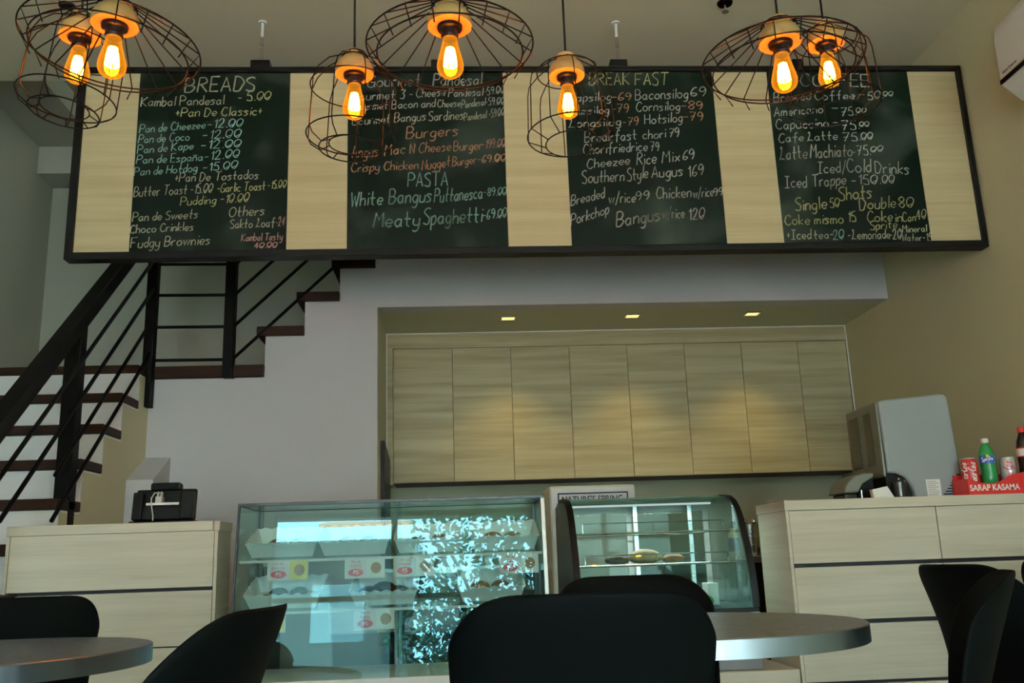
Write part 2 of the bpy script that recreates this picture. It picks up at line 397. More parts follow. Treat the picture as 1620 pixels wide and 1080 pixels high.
MB().prism([(-1.32, 2.87), (-.30, 3.845), (-.30, 3.75), (-1.32, 2.775)] if False else [(-1.32, 2.82), (-.62, 3.49), (-.62, 3.56), (-1.32, 2.92)], 'y', 5.29, 5.35).build('handrail', M['black_metal'], rl)

# ------------------------------------------------------------------ hanging menu board
BY = 4.24
bd = thing('menu_board', 'long black framed wooden menu sign with four chalkboards hung from the ceiling', 'menu board', (.41, BY, 2.29))
fx0, fx1, fz0, fz1 = -1.83, 2.656, 2.291, 3.288
ix0, ix1, iz0, iz1 = -1.795, 2.632, 2.326, 3.262
fr = MB().box(fx0, fx1, BY-.02, BY+.05, fz0, iz0).box(fx0, fx1, BY-.02, BY+.05, iz1, fz1).box(fx0, ix0, BY-.02, BY+.05, iz0, iz1).box(ix1, fx1, BY-.02, BY+.05, iz0, iz1)
fr.build('frame', M['frame_black'], bd, bevel=.003)
MB().box(ix0, ix1, BY+.03, BY+.05, iz0, iz1).build('back_panel', M['frame_black'], bd)
ch = [(-1.538, -.803), (-.516, .262), (.571, 1.340), (1.627, 2.374)]
ws = [ix0] + [v for c in ch for v in c] + [ix1]
for a, b in zip(ws[0::2], ws[1::2]):
    MB().box(a, b, BY, BY+.03, iz0, iz1).build('wood_panel', M['lam_sign'], bd)
boards = []
for (a, b) in ch:
    boards.append(MB().box(a+.001, b-.001, BY-.003, BY+.03, iz0+.002, iz1-.001).build('chalkboard', M['board'], bd))
for (a, b) in ((-1.0, -.905), (-.10, -.045), (.815, .903), (1.765, 1.825)):
    MB().box(a, b, BY-.015, BY+.045, fz1, fz1+.042).build('bracket', M['frame_black'], bd, bevel=.004)
for xx in (-.953, .862):
    h = MB().rod((xx-.006, BY+.02, fz1+.04), (xx-.004, BY+.02, CEIL), .003).rod((xx+.006, BY+.02, fz1+.04), (xx+.004, BY+.02, CEIL), .003)
    hg = h.build('hanger_rod', M['chrome'], bd)
    MB().lathe([(.012, 0), (.012, .016)], (xx, BY+.02, 3.42), 12).build('clamp', M['chrome'], hg)
    MB().rod((xx, BY+.02, 3.475), (xx, BY+.02, CEIL), .008).lathe([(.022, 0), (.022, .008)], (xx, BY+.02, CEIL-.008), 12).build('anchor', M['white_plastic'], hg)

# chalk writing: a one-stroke hand drawn twice, in the chalk's own wobble
G = {
'A':"-04 3g 74|-1858", 'B':"-04 0g|0g 4g 6d 4a 0a|4a 78 66 44 04", 'C':"7e 5g 2f 09 0 9 25 54 76", 'D':"-04 0g|0g 4f 7b 68 44 04",
'E':"-6g 0g 04 64|-0a 5a", 'F':"-7g 0g 04|-0a 5a", 'G':"7e 5g 2f 0b 06 24 54 77|-3979 74", 'H':"-0g 04|-7g 74|-0a 7a",
'I':"-0g 6g|-3g 34|-04 64", 'K':"-0g 04|-7g 0a 74", 'L':"1e 2g 3d 15 04 35 74", 'M':"-04 1g 4a 7g 84", 'N':"-04 0g 64 6g",
'O':"4g 1e 0a 16 44 76 8a 7e 4g", 'P':"-04 0g|0g 4g 7d 5a 0a", 'R':"-04 0g|0g 4g 6d 4b 0a|-2a 74", 'S':"6f 4g 1f 0d 2b 59 67 54 24 05",
'T':"-0g 8g|-4g 44", 'W':"-0g 24 4d 64 8g",
'a':"5 9 3a 19 07 15 34 57|-5a 55 64", 'b':"-0g 04|08 2a 4a 57 34 04", 'c':"5 9 3a 1 9 07 15 34 55", 'd':"5 9 3a 1 9 07 15 34 57|-5g 54",
'e':"07 57 5 9 3a 1 9 07 15 34 55", 'f':"6f 4g 3d 34 32|-0a 6a", 'g':"5 9 3a 1 9 07 15 34 57|5a 54 41 20 01", 'h':"-0g 04|08 2a 4a 58 54",
'i':"-1a 14|-1d 1e", 'j':"-3a 31", 'k':"-0g 04|-5a 07 54", 'l':"-1g 14", 'm':"-0a 04|08 1a 3a 38 34|38 5a 6a 78 74",
'n':"-0a 04|08 2a 4a 58 54", 'o':"3a 1 9 07 15 34 55 67 5 9 3a", 'p':"-0a 00|08 2a 4a 57 34 04", 'r':"-0a 04|08 2a 4a",
's':"5 9 3a 1a 0 9 28 46 45 24 04", 't':"-2g 25 44|-0a 5a", 'u':"0a 05 24 44 56|-5a 54", 'w':"-0a 24 4a 64 8a", 'x':"-0a 54|-5a 04",
'y':"0a 06 25 45 57|5a 54 41 20 01", 'z':"-0a 5a 04 54", 'q':"-5a 50",
'0':"3g 0d 07 34 57 6d 3g|-1658", '1':"-1d 3g 34", '2':"0d 2g 4g 5d 38 04|-04 64", '3':"0g 5g 3b 5 9 44 05", '4':"-4g 08 68|-4g 44",
'5':"-5g 1g 0b|0b 3b 58 54 24 05", '6':"5g 2e 07 24 45 57 38 07", '7':"-0g 6g 24|-1a 5a", '8':"3a 0d 3g 5d 3a 07 34 57 3a", '9':"5d 3a 0b 1f 3g 5d 5 9 34",
'-':"-0 9 4 9", '.':"-14 15", '+':"-2c 26|-0 9 4 9", '/':"-02 5h", ' ':""}
DIG = '0123456789abcdefghijk'
def glyph(chx):
    out = []
    for sk in G[chx].split('|'):
        if not sk: continue
        st_ = sk[0] == '-'; q = sk.lstrip('-').replace(' ', '')
        pts = [(DIG.index(q[i]), DIG.index(q[i+1])-4) for i in range(0, len(q), 2)]
        if not st_ and len(pts) > 2:
            sm = []
            for i in range(len(pts)-1):
                a = pts[max(i-1, 0)]; b = pts[i]; c = pts[i+1]; d = pts[min(i+2, len(pts)-1)]
                for k in range(4):
                    t = k/4
                    sm.append(tuple(.5*(2*b[j]+(c[j]-a[j])*t+(2*a[j]-5*b[j]+4*c[j]-d[j])*t*t+(3*b[j]-a[j]-3*c[j]+d[j])*t**3) for j in (0, 1)))
            sm.append(pts[-1]); pts = sm
        out.append(pts)
    return out
def adv(chx):
    if chx == ' ': return 4.0
    g = glyph(chx); return max(p[0] for s in g for p in s) + 2.2
def ribbon(mb, pts, wd, plane):
    """pts in metres on the board (x, z); flat chalk stroke of width wd"""
    m = len(pts); v = []
    for i in range(m):
        a = pts[max(i-1, 0)]; b = pts[min(i+1, m-1)]; dx, dz = b[0]-a[0], b[1]-a[1]; l = math.hypot(dx, dz) or 1
        nx, nz = -dz/l*wd/2, dx/l*wd/2
        v += [plane(pts[i][0]+nx, pts[i][1]+nz), plane(pts[i][0]-nx, pts[i][1]-nz)]
    mb._add(v, [(2*i, 2*i+1, 2*i+3, 2*i+2) for i in range(m-1)])
def write(mb, text, x0, z0, x1, z1, h, plane, wd=None, double=True, slant=.10, rnd=None):
    rnd = rnd or random
    tilde = 'ñ' in text; tx = text.replace('ñ', 'n')
    total = sum(adv(c) for c in tx) - 2.2
    L_ = math.hypot(x1-x0, z1-z0); ux, uz = (x1-x0)/L_, (z1-z0)/L_
    sxx = L_/total; sy = h/12.0; cx = 0; wd = wd or max(.0036, h*.078)
    for i, c in enumerate(tx):
        dz = rnd.uniform(-.3, .3); ks = rnd.uniform(.94, 1.06); sl = slant + rnd.uniform(-.05, .05)
        gs = glyph(c)
        if tilde and text[i] == 'ñ': gs.append([(0, 8), (2, 9), (3, 8), (5, 9)])
        for s in gs:
            for ps in ((0, 1) if double else (0,)):
                ox, oy = (rnd.uniform(.3, .6), rnd.uniform(-.3, .3)) if ps else (0, 0)
                pp = []
                for (px, py) in s:
                    gx = (cx + px + ox*min(1, .010/h*3))*sxx + (py*sl)*sy; gy = (py*ks + dz + oy)*sy
                    pp.append((x0 + ux*gx - uz*gy*0, z0 + uz*gx + gy))
                ribbon(mb, pp, wd*rnd.uniform(.8, 1.15), plane)
        cx += adv(c)

CHALK = {
 'breads': [
  ('BREADS',-1.318,3.158,-0.980,3.165,0.076,'c'),
  ('Kambal Pandesal',-1.526,3.082,-1.126,3.091,0.051,'c'),
  ('-',-1.057,3.111,-1.042,3.111,0.034,'c'),
  ('5.00',-1.014,3.110,-0.898,3.116,0.047,'y'),
  ('+Pan De Classic+',-1.355,3.024,-0.940,3.033,0.048,'y'),
  ('Pan de Cheezee',-1.525,2.939,-1.211,2.964,0.044,'m'),
  ('-12.00',-1.199,2.964,-1.032,2.971,0.044,'m'),
  ('Pan de Coco',-1.527,2.886,-1.284,2.900,0.044,'m'),
  ('-12.00',-1.220,2.905,-1.038,2.914,0.044,'m'),
  ('Pan de Kape',-1.528,2.831,-1.264,2.852,0.043,'m'),
  ('-12.00',-1.226,2.852,-1.036,2.863,0.044,'m'),
  ('Pan de España',-1.530,2.778,-1.216,2.792,0.043,'m'),
  ('-12.00',-1.208,2.793,-1.042,2.808,0.043,'m'),
  ('Pan de Hotdog',-1.537,2.715,-1.240,2.736,0.043,'m'),
  ('-15.00',-1.213,2.735,-1.048,2.750,0.043,'m'),
  ('+Pan De Tostados',-1.343,2.681,-0.946,2.695,0.046,'c'),
  ('Butter Toast -15.00',-1.532,2.608,-1.163,2.625,0.049,'c'),
  ('-Garlic Toast',-1.139,2.626,-0.911,2.637,0.046,'y'),
  ('-15.00',-0.899,2.642,-0.812,2.647,0.039,'y'),
  ('Pudding -10.00',-1.310,2.560,-0.989,2.576,0.046,'y'),
  ('Pan de Sweets',-1.531,2.482,-1.227,2.495,0.045,'c'),
  ('Others',-1.079,2.499,-0.912,2.507,0.052,'c'),
  ('Choco Crinkles',-1.539,2.422,-1.244,2.434,0.042,'c'),
  ('Sakto Loaf',-1.070,2.441,-0.861,2.448,0.045,'c'),
  ('-24',-0.855,2.448,-0.816,2.452,0.045,'p'),
  ('Fudgy Brownies',-1.531,2.349,-1.164,2.363,0.051,'c'),
  ('Kambal Tasty',-1.015,2.375,-0.823,2.380,0.038,'p'),
  ('40.00',-0.954,2.339,-0.848,2.342,0.029,'p'),
 ],
 'gourmet': [
  ('Gourmet',-0.420,3.183,-0.158,3.191,0.067,'w'),
  ('Pandesal',-0.092,3.190,0.151,3.193,0.067,'w'),
  ('Gourmet 3 -',-0.496,3.109,-0.197,3.121,0.049,'w'),
  ('Cheese',-0.178,3.123,-0.032,3.134,0.049,'w'),
  ('Pandesal',-0.016,3.126,0.155,3.134,0.045,'w'),
  ('-59.00',0.162,3.134,0.264,3.147,0.042,'w'),
  ('Gourmet Bacon and',-0.495,3.055,-0.084,3.072,0.045,'w'),
  ('Cheese',-0.071,3.070,0.043,3.073,0.042,'w'),
  ('Pandesal',0.049,3.064,0.167,3.081,0.042,'w'),
  ('-59.00',0.168,3.078,0.262,3.086,0.042,'w'),
  ('Gourmet Bangus',-0.495,2.975,-0.132,3.000,0.048,'c'),
  ('Sardines',-0.116,2.995,0.057,3.004,0.052,'c'),
  ('Pandesal -59.00',0.060,2.995,0.260,3.023,0.042,'c'),
  ('Burgers',-0.228,2.901,0.027,2.917,0.062,'o'),
  ('Angus',-0.494,2.799,-0.368,2.809,0.061,'o'),
  ('Mac',-0.336,2.809,-0.236,2.822,0.057,'o'),
  ('N Cheese',-0.212,2.820,-0.009,2.835,0.054,'o'),
  ('Burger',0.005,2.832,0.145,2.841,0.051,'o'),
  ('-199.00',0.145,2.844,0.261,2.853,0.048,'p'),
  ('Crispy Chicken',-0.499,2.724,-0.172,2.739,0.047,'o'),
  ('Nugget',-0.153,2.732,-0.014,2.753,0.054,'o'),
  ('Burger',-0.004,2.751,0.115,2.767,0.047,'o'),
  ('-69.00',0.121,2.768,0.259,2.775,0.041,'o'),
  ('PASTA',-0.222,2.646,-0.028,2.651,0.073,'m'),
  ('White',-0.500,2.545,-0.348,2.557,0.072,'m'),
  ('Bangus',-0.315,2.557,-0.110,2.566,0.079,'m'),
  ('Puttanesca',-0.095,2.562,0.140,2.581,0.070,'m'),
  ('-89.00',0.148,2.593,0.259,2.596,0.043,'m'),
  ('Meaty',-0.391,2.436,-0.170,2.442,0.078,'m'),
  ('Spaghetti',-0.150,2.449,0.134,2.458,0.078,'m'),
  ('-69.00',0.141,2.472,0.256,2.481,0.049,'m'),
 ],
 'breakfast': [
  ('BREAK FAST',0.700,3.191,1.104,3.190,0.068,'y'),
  ('Tapsilog',0.589,3.097,0.806,3.103,0.049,'w'),
  ('-69',0.812,3.103,0.909,3.106,0.042,'o'),
  ('Baconsilog',0.932,3.107,1.203,3.115,0.057,'w'),
  ('69',1.219,3.127,1.296,3.125,0.050,'w'),
  ('Hamsilog',0.586,3.023,0.792,3.033,0.045,'w'),
  ('-79',0.808,3.036,0.892,3.037,0.046,'o'),
  ('Cornsilog',0.931,3.042,1.156,3.048,0.053,'w'),
  ('-89',1.164,3.053,1.273,3.053,0.046,'o'),
  ('Longsilog',0.583,2.955,0.848,2.966,0.049,'w'),
  ('-79',0.859,2.963,0.936,2.966,0.045,'o'),
  ('Hotsilog',0.972,2.971,1.164,2.985,0.053,'w'),
  ('-79',1.173,2.989,1.270,2.989,0.046,'o'),
  ('Breakfast',0.661,2.874,0.924,2.888,0.055,'w'),
  ('chori',0.956,2.889,1.072,2.897,0.052,'w'),
  ('79',1.090,2.900,1.141,2.902,0.049,'w'),
  ('Chorifriedrice',0.650,2.809,0.975,2.827,0.055,'w'),
  ('79',0.991,2.824,1.034,2.827,0.048,'w'),
  ('Cheezee',0.664,2.732,0.881,2.756,0.051,'w'),
  ('Rice',0.917,2.748,1.015,2.759,0.062,'w'),
  ('Mix',1.045,2.758,1.135,2.771,0.058,'w'),
  ('69',1.151,2.774,1.209,2.779,0.052,'w'),
  ('Southern',0.637,2.654,0.846,2.665,0.064,'w'),
  ('Style',0.864,2.663,0.968,2.681,0.064,'w'),
  ('Augus',0.987,2.681,1.144,2.691,0.061,'w'),
  ('169',1.169,2.682,1.249,2.695,0.058,'w'),
  ('Breaded',0.575,2.538,0.743,2.578,0.053,'w'),
  ('w/rice',0.764,2.546,0.896,2.554,0.057,'w'),
  ('99',0.900,2.562,0.964,2.567,0.047,'w'),
  ('Chicken',1.002,2.570,1.177,2.575,0.061,'w'),
  ('w/rice',1.188,2.571,1.289,2.580,0.054,'w'),
  ('99',1.292,2.580,1.337,2.583,0.041,'w'),
  ('Porkchop',0.570,2.433,0.761,2.496,0.056,'w'),
  ('Bangus',0.794,2.423,1.013,2.457,0.073,'w'),
  ('w/rice',1.026,2.461,1.135,2.468,0.057,'w'),
  ('120',1.155,2.455,1.234,2.460,0.060,'w'),
 ],
 'coffee': [
  ('COFFEE',1.796,3.178,2.161,3.177,0.069,'w'),
  ('Brewed',1.648,3.092,1.843,3.103,0.050,'w'),
  ('Coffee',1.864,3.100,2.074,3.105,0.050,'w'),
  ('-',2.099,3.111,2.126,3.111,0.043,'w'),
  ('50.',2.144,3.100,2.225,3.111,0.043,'w'),
  ('00',2.229,3.120,2.280,3.122,0.029,'w'),
  ('Americano',1.643,3.010,1.899,3.030,0.050,'w'),
  ('-',1.947,3.037,1.977,3.037,0.043,'w'),
  ('75.',1.990,3.008,2.071,3.017,0.046,'w'),
  ('00',2.075,3.026,2.125,3.027,0.029,'w'),
  ('Capuccino',1.644,2.938,1.920,2.949,0.053,'w'),
  ('-',1.944,2.959,1.968,2.959,0.043,'w'),
  ('75.',1.986,2.931,2.078,2.939,0.050,'w'),
  ('00',2.082,2.950,2.132,2.951,0.028,'w'),
  ('Cafe',1.650,2.863,1.780,2.875,0.049,'w'),
  ('Latte',1.800,2.875,1.958,2.879,0.049,'w'),
  ('75.',1.983,2.868,2.077,2.875,0.046,'w'),
  ('00',2.083,2.878,2.143,2.881,0.039,'w'),
  ('Latte',1.645,2.770,1.789,2.779,0.069,'w'),
  ('Machiato',1.806,2.779,2.023,2.788,0.070,'w'),
  ('-75.',2.023,2.789,2.120,2.797,0.052,'w'),
  ('00',2.124,2.808,2.187,2.814,0.032,'w'),
  ('Iced/',1.832,2.696,1.983,2.700,0.062,'w'),
  ('Cold',1.986,2.700,2.110,2.699,0.069,'w'),
  ('Drinks',2.133,2.694,2.306,2.688,0.066,'w'),
  ('Iced',1.658,2.621,1.769,2.622,0.065,'w'),
  ('Trappe',1.798,2.622,1.972,2.637,0.062,'w'),
  ('-150.',2.002,2.632,2.152,2.637,0.052,'w'),
  ('00',2.162,2.638,2.224,2.640,0.045,'w'),
  ('Shots',1.927,2.549,2.096,2.561,0.072,'y'),
  ('Single',1.697,2.498,1.859,2.506,0.064,'y'),
  ('50',1.876,2.513,1.925,2.517,0.047,'y'),
  ('Double',2.027,2.497,2.213,2.510,0.061,'y'),
  ('80',2.231,2.509,2.305,2.509,0.055,'y'),
  ('Coke mismo',1.637,2.422,1.934,2.428,0.054,'y'),
  ('15',1.957,2.432,2.000,2.442,0.054,'y'),
  ('Coke',2.057,2.433,2.187,2.437,0.057,'y'),
  ('in',2.200,2.433,2.236,2.434,0.047,'y'),
  ('Can',2.239,2.431,2.305,2.437,0.047,'y'),
  ('40',2.312,2.440,2.362,2.450,0.048,'y'),
  ('Sprite',2.068,2.391,2.206,2.401,0.044,'y'),
  ('+Iced',1.640,2.348,1.761,2.348,0.050,'c'),
  ('tea-',1.777,2.347,1.873,2.349,0.047,'c'),
  ('20',1.873,2.343,1.928,2.345,0.050,'m'),
  ('-Lemonade',1.949,2.343,2.163,2.345,0.050,'c'),
  ('-20',2.159,2.342,2.220,2.343,0.054,'c'),
  ('+Mineral',2.212,2.375,2.355,2.379,0.037,'c'),
  ('Water-15',2.223,2.330,2.374,2.329,0.040,'c'),
 ],
}

for bi, key in enumerate(('breads', 'gourmet', 'breakfast', 'coffee')):
    rnd = random.Random(bi+3)
    for (t, xa, za, xb, zb, h, c) in CHALK[key]:
        mb = MB(); write(mb, t, xa, za, xb, zb, h, lambda x, z: (x, BY-.0036, z), rnd=rnd)
        mb.build('chalk_lettering', M['chalk_'+c], boards[bi], recalc=False)

# ------------------------------------------------------------------ pendant lamps
def lamp_parts(t, cagef):
    """hanging point of the cap underside at local (0,0,0)"""
    cap = MB().lathe([(.0525, 0), (.0535, .010), (.052, .022), (.045, .036), (.034, .045), (.0295, .050), (.0295, .064), (.024, .070), (.006, .074)], (0,0,0), 40)
    cap.build('cap', M['cap_wood'], t, smooth=True)
    so = MB().lathe([(.029, .002), (.029, -.008), (.021, -.012), (.0195, -.022), (.021, -.026), (.0185, -.032)], (0,0,0), 32).build('socket', M['black_plastic'], t, smooth=True)
    b = MB().lathe([(.0165, -0.0280), (.0175, -0.0370), (.0205, -0.0522), (.0255, -0.0728), (.0300, -0.0908), (.0318, -0.1015), (.0310, -0.1114), (.0270, -0.1212), (.0195, -0.1280), (.010, -0.1311), (.002, -0.1320)], (0,0,0), 36)
    bl = b.build('bulb', M['amber'], t, smooth=True)
    fi = MB()
    for k in range(8):
        a = 2*PI*k/8; c, s_ = math.cos(a), math.sin(a)
        pts = [(c*.0085, s_*.0085, -.058), (c*.0125, s_*.0125, -.078), (c*.0145, s_*.0145, -.102), (math.cos(a+.5)*.0145, math.sin(a+.5)*.0145, -.1035), (math.cos(a+.5)*.0125, math.sin(a+.5)*.0125, -.078), (math.cos(a+.5)*.0085, math.sin(a+.5)*.0085, -.058)]
        fi.path(pts, .0019, 5)
    fi.build('filament', M['filament'], bl)
    st_ = MB().lathe([(.006, -.034), (.0035, -.052), (.0018, -.058), (.0018, -.102)], (0,0,0), 10).build('glass_stem', M['glass'], bl, smooth=True)
    MB().rod((0,0,.072), (0,0,CEIL-2.093), .0032, 8).build('cord', M['black_plastic'], t)
    MB().lathe([(.001, 0), (.045, 0), (.05, -.012), (.03, -.03), (.001, -.032)], (0,0,CEIL-2.093), 24).build('ceiling_rose', M['black_plastic'], t, smooth=True)
    cagef().build('cage', M['black_metal'], t, smooth=True)
WR = .0017
def cage_wide():
    m = MB(); N = 20
    m.ring((0,0,.056), .036, WR, 24).ring((0,0,.046), .044, WR, 24)
    m.ring((0,0,-.051), .197, WR*1.2, 60).ring((0,0,-.074), .172, WR*1.2, 60)
    for k in range(N):
        a = 2*PI*k/N; c, s_ = math.cos(a), math.sin(a)
        m.path([(c*.036, s_*.036, .056), (c*.046, s_*.046, .046), (c*.198, s_*.198, -.051), (c*.172, s_*.172, -.095)], WR, 5)
    return m
def cage_drum():
    m = MB(); N = 9
    m.ring((0,0,.062), .030, WR, 24).ring((0,0,.050), .036, WR, 24)
    m.ring((0,0,-.040), .118, WR*1.15, 48).ring((0,0,-.185), .122, WR*1.15, 48)
    m.ring((0,0,-.222), .086, WR*1.15, 40).ring((0,0,-.210), .060, WR*1.1, 32)
    for k in range(N):
        a = 2*PI*k/N+.2; c, s_ = math.cos(a), math.sin(a)
        pts = [(.030, .062), (.038, .050), (.075, .030), (.105, -.005), (.119, -.040), (.122, -.185), (.113, -.203), (.086, -.222), (.060, -.210)]
        m.path([(c*r, s_*r, zz) for r, zz in pts], WR, 5)
    return m
def cage_bell():
    m = MB(); N = 10
    m.ring((0,0,.056), .030, WR, 24)
    m.ring((0,0,.014), .087, WR*1.15, 48).ring((0,0,-.195), .127, WR*1.15, 48).ring((0,0,-.222), .076, WR*1.1, 40)
    for k in range(N):
        a = 2*PI*k/N+.1; c, s_ = math.cos(a), math.sin(a)
        pts = [(.030, .056), (.087, .014), (.114, -.014), (.120, -.045), (.127, -.195), (.076, -.222)]
        m.path([(c*r, s_*r, zz) for r, zz in pts], WR, 5)
    return m
GR = 'filament pendants under the ceiling'
def lamp(label, loc, cagef, tilt=(0, 0), rz=0):
    t = thing('pendant_lamp', label, 'pendant lamp', loc, GR)
    ORG[t.name] = Vector((0, 0, 0)); lamp_parts(t, cagef)
    for c in kids(t):
        if c.name.startswith('cage'): c.rotation_euler = (tilt[0], tilt[1], rz)
    return t
lamp('pendant with a wide flat wire cage in front of the BREADS chalkboard', (-.780, 1.968, 2.093), cage_wide, (math.radians(-1), math.radians(4)), .1)
lamp('pendant with a wide flat wire cage hanging before the gourmet chalkboard', (-.001, 1.972, 2.093), cage_wide, (0, 0), .12)
lamp('pendant with a wide flat wire cage nearest the wall with the air conditioner', (.829, 2.045, 2.093), cage_wide, (0, math.radians(1)), .2)
lamp('drum caged pendant behind the wide caged lamp by the stairwell', (-.985, 2.262, 2.243), cage_drum, (0, math.radians(6)), .3)
lamp('drum caged pendant in front of the wood strip beside the gourmet chalkboard', (-.267, 2.335, 2.173), cage_drum, (0, math.radians(2)), 0)
lamp('open bell caged pendant in front of the BREAK FAST chalkboard', (.340, 2.45, 2.231), cage_bell, (math.radians(-4), 0), .25)
lamp('open bell caged pendant in front of the COFFEE heading', (1.082, 2.34, 2.268), cage_bell, (math.radians(-2), 0), 0)
for o in [o for o in bpy.data.objects if o.name.startswith(('cord', 'ceiling_rose'))]:
    d = o.parent.location.z - 2.093                     # every cord ends at the ceiling
    me = o.data
    for v in me.vertices:
        if v.co.z > .5: v.co.z -= d

# ------------------------------------------------------------------ wall cabinets in the niche
CY = 6.0
edges = [-.42 + .3905*k for k in range(8)] + [2.652]
cabl = ['pale wood wall cabinet at the stair end of the niche', 'pale wood wall cabinet second from the stair end of the niche',
        'pale wood wall cabinet third from the stair end of the niche', 'pale wood wall cabinet against the wall behind the grey drinks machine']
for k in range(4):
    a, b = edges[2*k], edges[2*k+2]
    t = thing('wall_cabinet', cabl[k], 'cabinet', ((a+b)/2, CY, 1.355), 'wall cabinets in the niche')
    MB().box(a, b, CY+.019, NY, 1.355, 2.24).build('carcass', M['seam'], t)
    for j in (0, 1):
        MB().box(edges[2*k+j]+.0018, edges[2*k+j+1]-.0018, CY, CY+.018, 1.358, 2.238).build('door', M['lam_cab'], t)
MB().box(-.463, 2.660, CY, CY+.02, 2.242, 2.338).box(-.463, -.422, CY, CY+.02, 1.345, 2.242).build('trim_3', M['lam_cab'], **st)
MB().box(-.465, 2.663, CY-.006, CY, 2.337, 2.345).box(-.465, -.458, CY-.006, CY, 1.345, 2.337).box(2.654, 2.663, CY-.006, CY, 1.345, 2.337).build('trim_4', M['white_plastic'], **st)
# recessed downlights in the niche ceiling
dl = ['square recessed downlight above the stair end of the niche', 'square recessed downlight over the middle of the wall cabinets', 'square recessed downlight near the wall behind the grey drinks machine']
for k, xx in enumerate((.33, 1.123, 1.90)):
    t = thing('downlight', dl[k], 'downlight', (xx, 5.635, 2.345), 'niche downlights')
    MB().box(xx-.048, xx+.048, 5.590, 5.600, 2.337, 2.3449).box(xx-.048, xx+.048, 5.668, 5.678, 2.337, 2.3449).box(xx-.048, xx-.040, 5.6, 5.668, 2.337, 2.3449).box(xx+.040, xx+.048, 5.6, 5.668, 2.337, 2.3449).build('bezel', M['steel'], t)
    MB().box(xx-.040, xx+.040, 5.600, 5.668, 2.341, 2.3449).build('lens', M['led'], t)
    sp = bpy.data.lights.new('downlight_beam', 'SPOT'); sp.energy = 17; sp.color = (1, .68, .18); sp.spot_size = math.radians(95); sp.spot_blend = .8; sp.shadow_soft_size = .03
    so = bpy.data.objects.new('downlight_beam', sp); C.objects.link(so); so.location = (xx, 5.634, 2.335)
    so.parent = t; so.matrix_parent_inverse = Matrix.Translation(-Vector((xx, 5.635, 2.345)))

# back counter
bc = thing('back_counter', 'black back counter with a steel top under the wall cabinets', 'counter', (1.0, 5.66, 0))
MB().box(-.45, 2.655, 5.64, 6.335, .79, .83).build('worktop', M['steel'], bc, bevel=.003)
MB().box(-.43, 2.655, 5.70, 6.335, 0, .789).build('carcass', M['black_plastic'], bc)
for k in range(6):
    a = -.42 + k*.51
    d = MB().box(a, a+.505, 5.68, 5.70, .08, .77).build('door', M['black_plastic'], bc)
    MB().rod((a+.46, 5.655, .35), (a+.46, 5.655, .74), .007).rod((a+.46, 5.655, .38), (a+.46, 5.682, .38), .005).rod((a+.46, 5.655, .71), (a+.46, 5.682, .71), .005).build('handle', M['chrome'], d, smooth=True)
# small things on the back counter, between the curved display and the drawer counter
t = thing('spray_bottle', 'white bottle with a blue label on the steel back counter', 'bottle', (1.70, 5.80, .831))
MB().lathe([(.03, 0), (.032, .01), (.032, .13), (.016, .16), (.016, .175)], (1.70, 5.80, .831), 20).build('body', M['white_plastic'], t, smooth=True)
MB().lathe([(.0325, .03), (.0325, .11)], (1.70, 5.80, .831), 20).build('label', M['blue'], t, smooth=True)
MB().lathe([(.018, .172), (.018, .205), (.012, .21)], (1.70, 5.80, .831), 16).build('cap', M['navy'], t, smooth=True)
t = thing('steel_canister', 'steel utensil canister on the back counter beside the white bottle', 'canister', (1.81, 5.80, .831))
MB().lathe([(.05, 0), (.052, .01), (.056, .19), (.052, .19), (.048, .02)], (1.81, 5.80, .831), 28).build('pot', M['steel'], t, smooth=True)
for dx in (-.015, .012): MB().rod((1.81+dx, 5.80, .85), (1.81+dx*2.2, 5.79, 1.02), .006).lathe([(.001, 0), (.013, .012), (.016, .03), (.008, .05)], (1.81+dx*2.2, 5.79, 1.01), 10).build('spoon', M['chrome'], t, smooth=True)
t = thing('blender_jug', 'clear blender jug on a black base beside the drawer counter end', 'blender', (1.945, 5.75, .831))
MB().lathe([(.06, 0), (.062, .02), (.05, .05)], (1.945, 5.75, .831), 24).build('base', M['black_plastic'], t, smooth=True)
MB().lathe([(.045, .05), (.062, .30), (.059, .30), (.042, .055)], (1.945, 5.75, .831), 24).build('jug', M['glass'], t, smooth=True)
MB().lathe([(.06, .30), (.06, .325), (.02, .33)], (1.945, 5.75, .831), 24).build('lid', M['grey_plastic'], t, smooth=True)
t = thing('black_board', 'narrow black board standing on the back counter in the niche corner', 'board', (-.44, 5.75, .831))
MB().prism([(5.55, .831), (6.0, .831), (6.0, 1.50), (5.55, 1.575)], 'x', -.463, -.44).build('panel', M['black_plastic'], t)

# ------------------------------------------------------------------ text helper for printed signs
def text_mesh(s, size, name, m, parent, mat4, extrude=.0004, align='CENTER', bold=0.0, sx_=1.0):
    cu = bpy.data.curves.new('txt', 'FONT'); cu.body = s; cu.size = size; cu.align_x = align; cu.align_y = 'CENTER'; cu.extrude = extrude; cu.offset = bold
    ob = bpy.data.objects.new('txt', cu); C.objects.link(ob)
    dg = bpy.context.evaluated_depsgraph_get(); me = bpy.data.meshes.new_from_object(ob.evaluated_get(dg))
    bpy.data.objects.remove(ob); bpy.data.curves.remove(cu)
    me.transform(mat4 @ Matrix.Diagonal((sx_, 1, 1, 1))); me.transform(Matrix.Translation(-org(parent)))
    me.materials.clear(); me.materials.append(m)
    for p in me.polygons: p.material_index = 0
    o = bpy.data.objects.new(name, me); C.objects.link(o); o.parent = parent; ORG[o.name] = org(parent); return o
FRONT = Matrix.Rotation(PI/2, 4, 'X')        # text that faces the room (-y)
def at(x, y, z, R_=FRONT): return Matrix.Translation((x, y, z)) @ R_

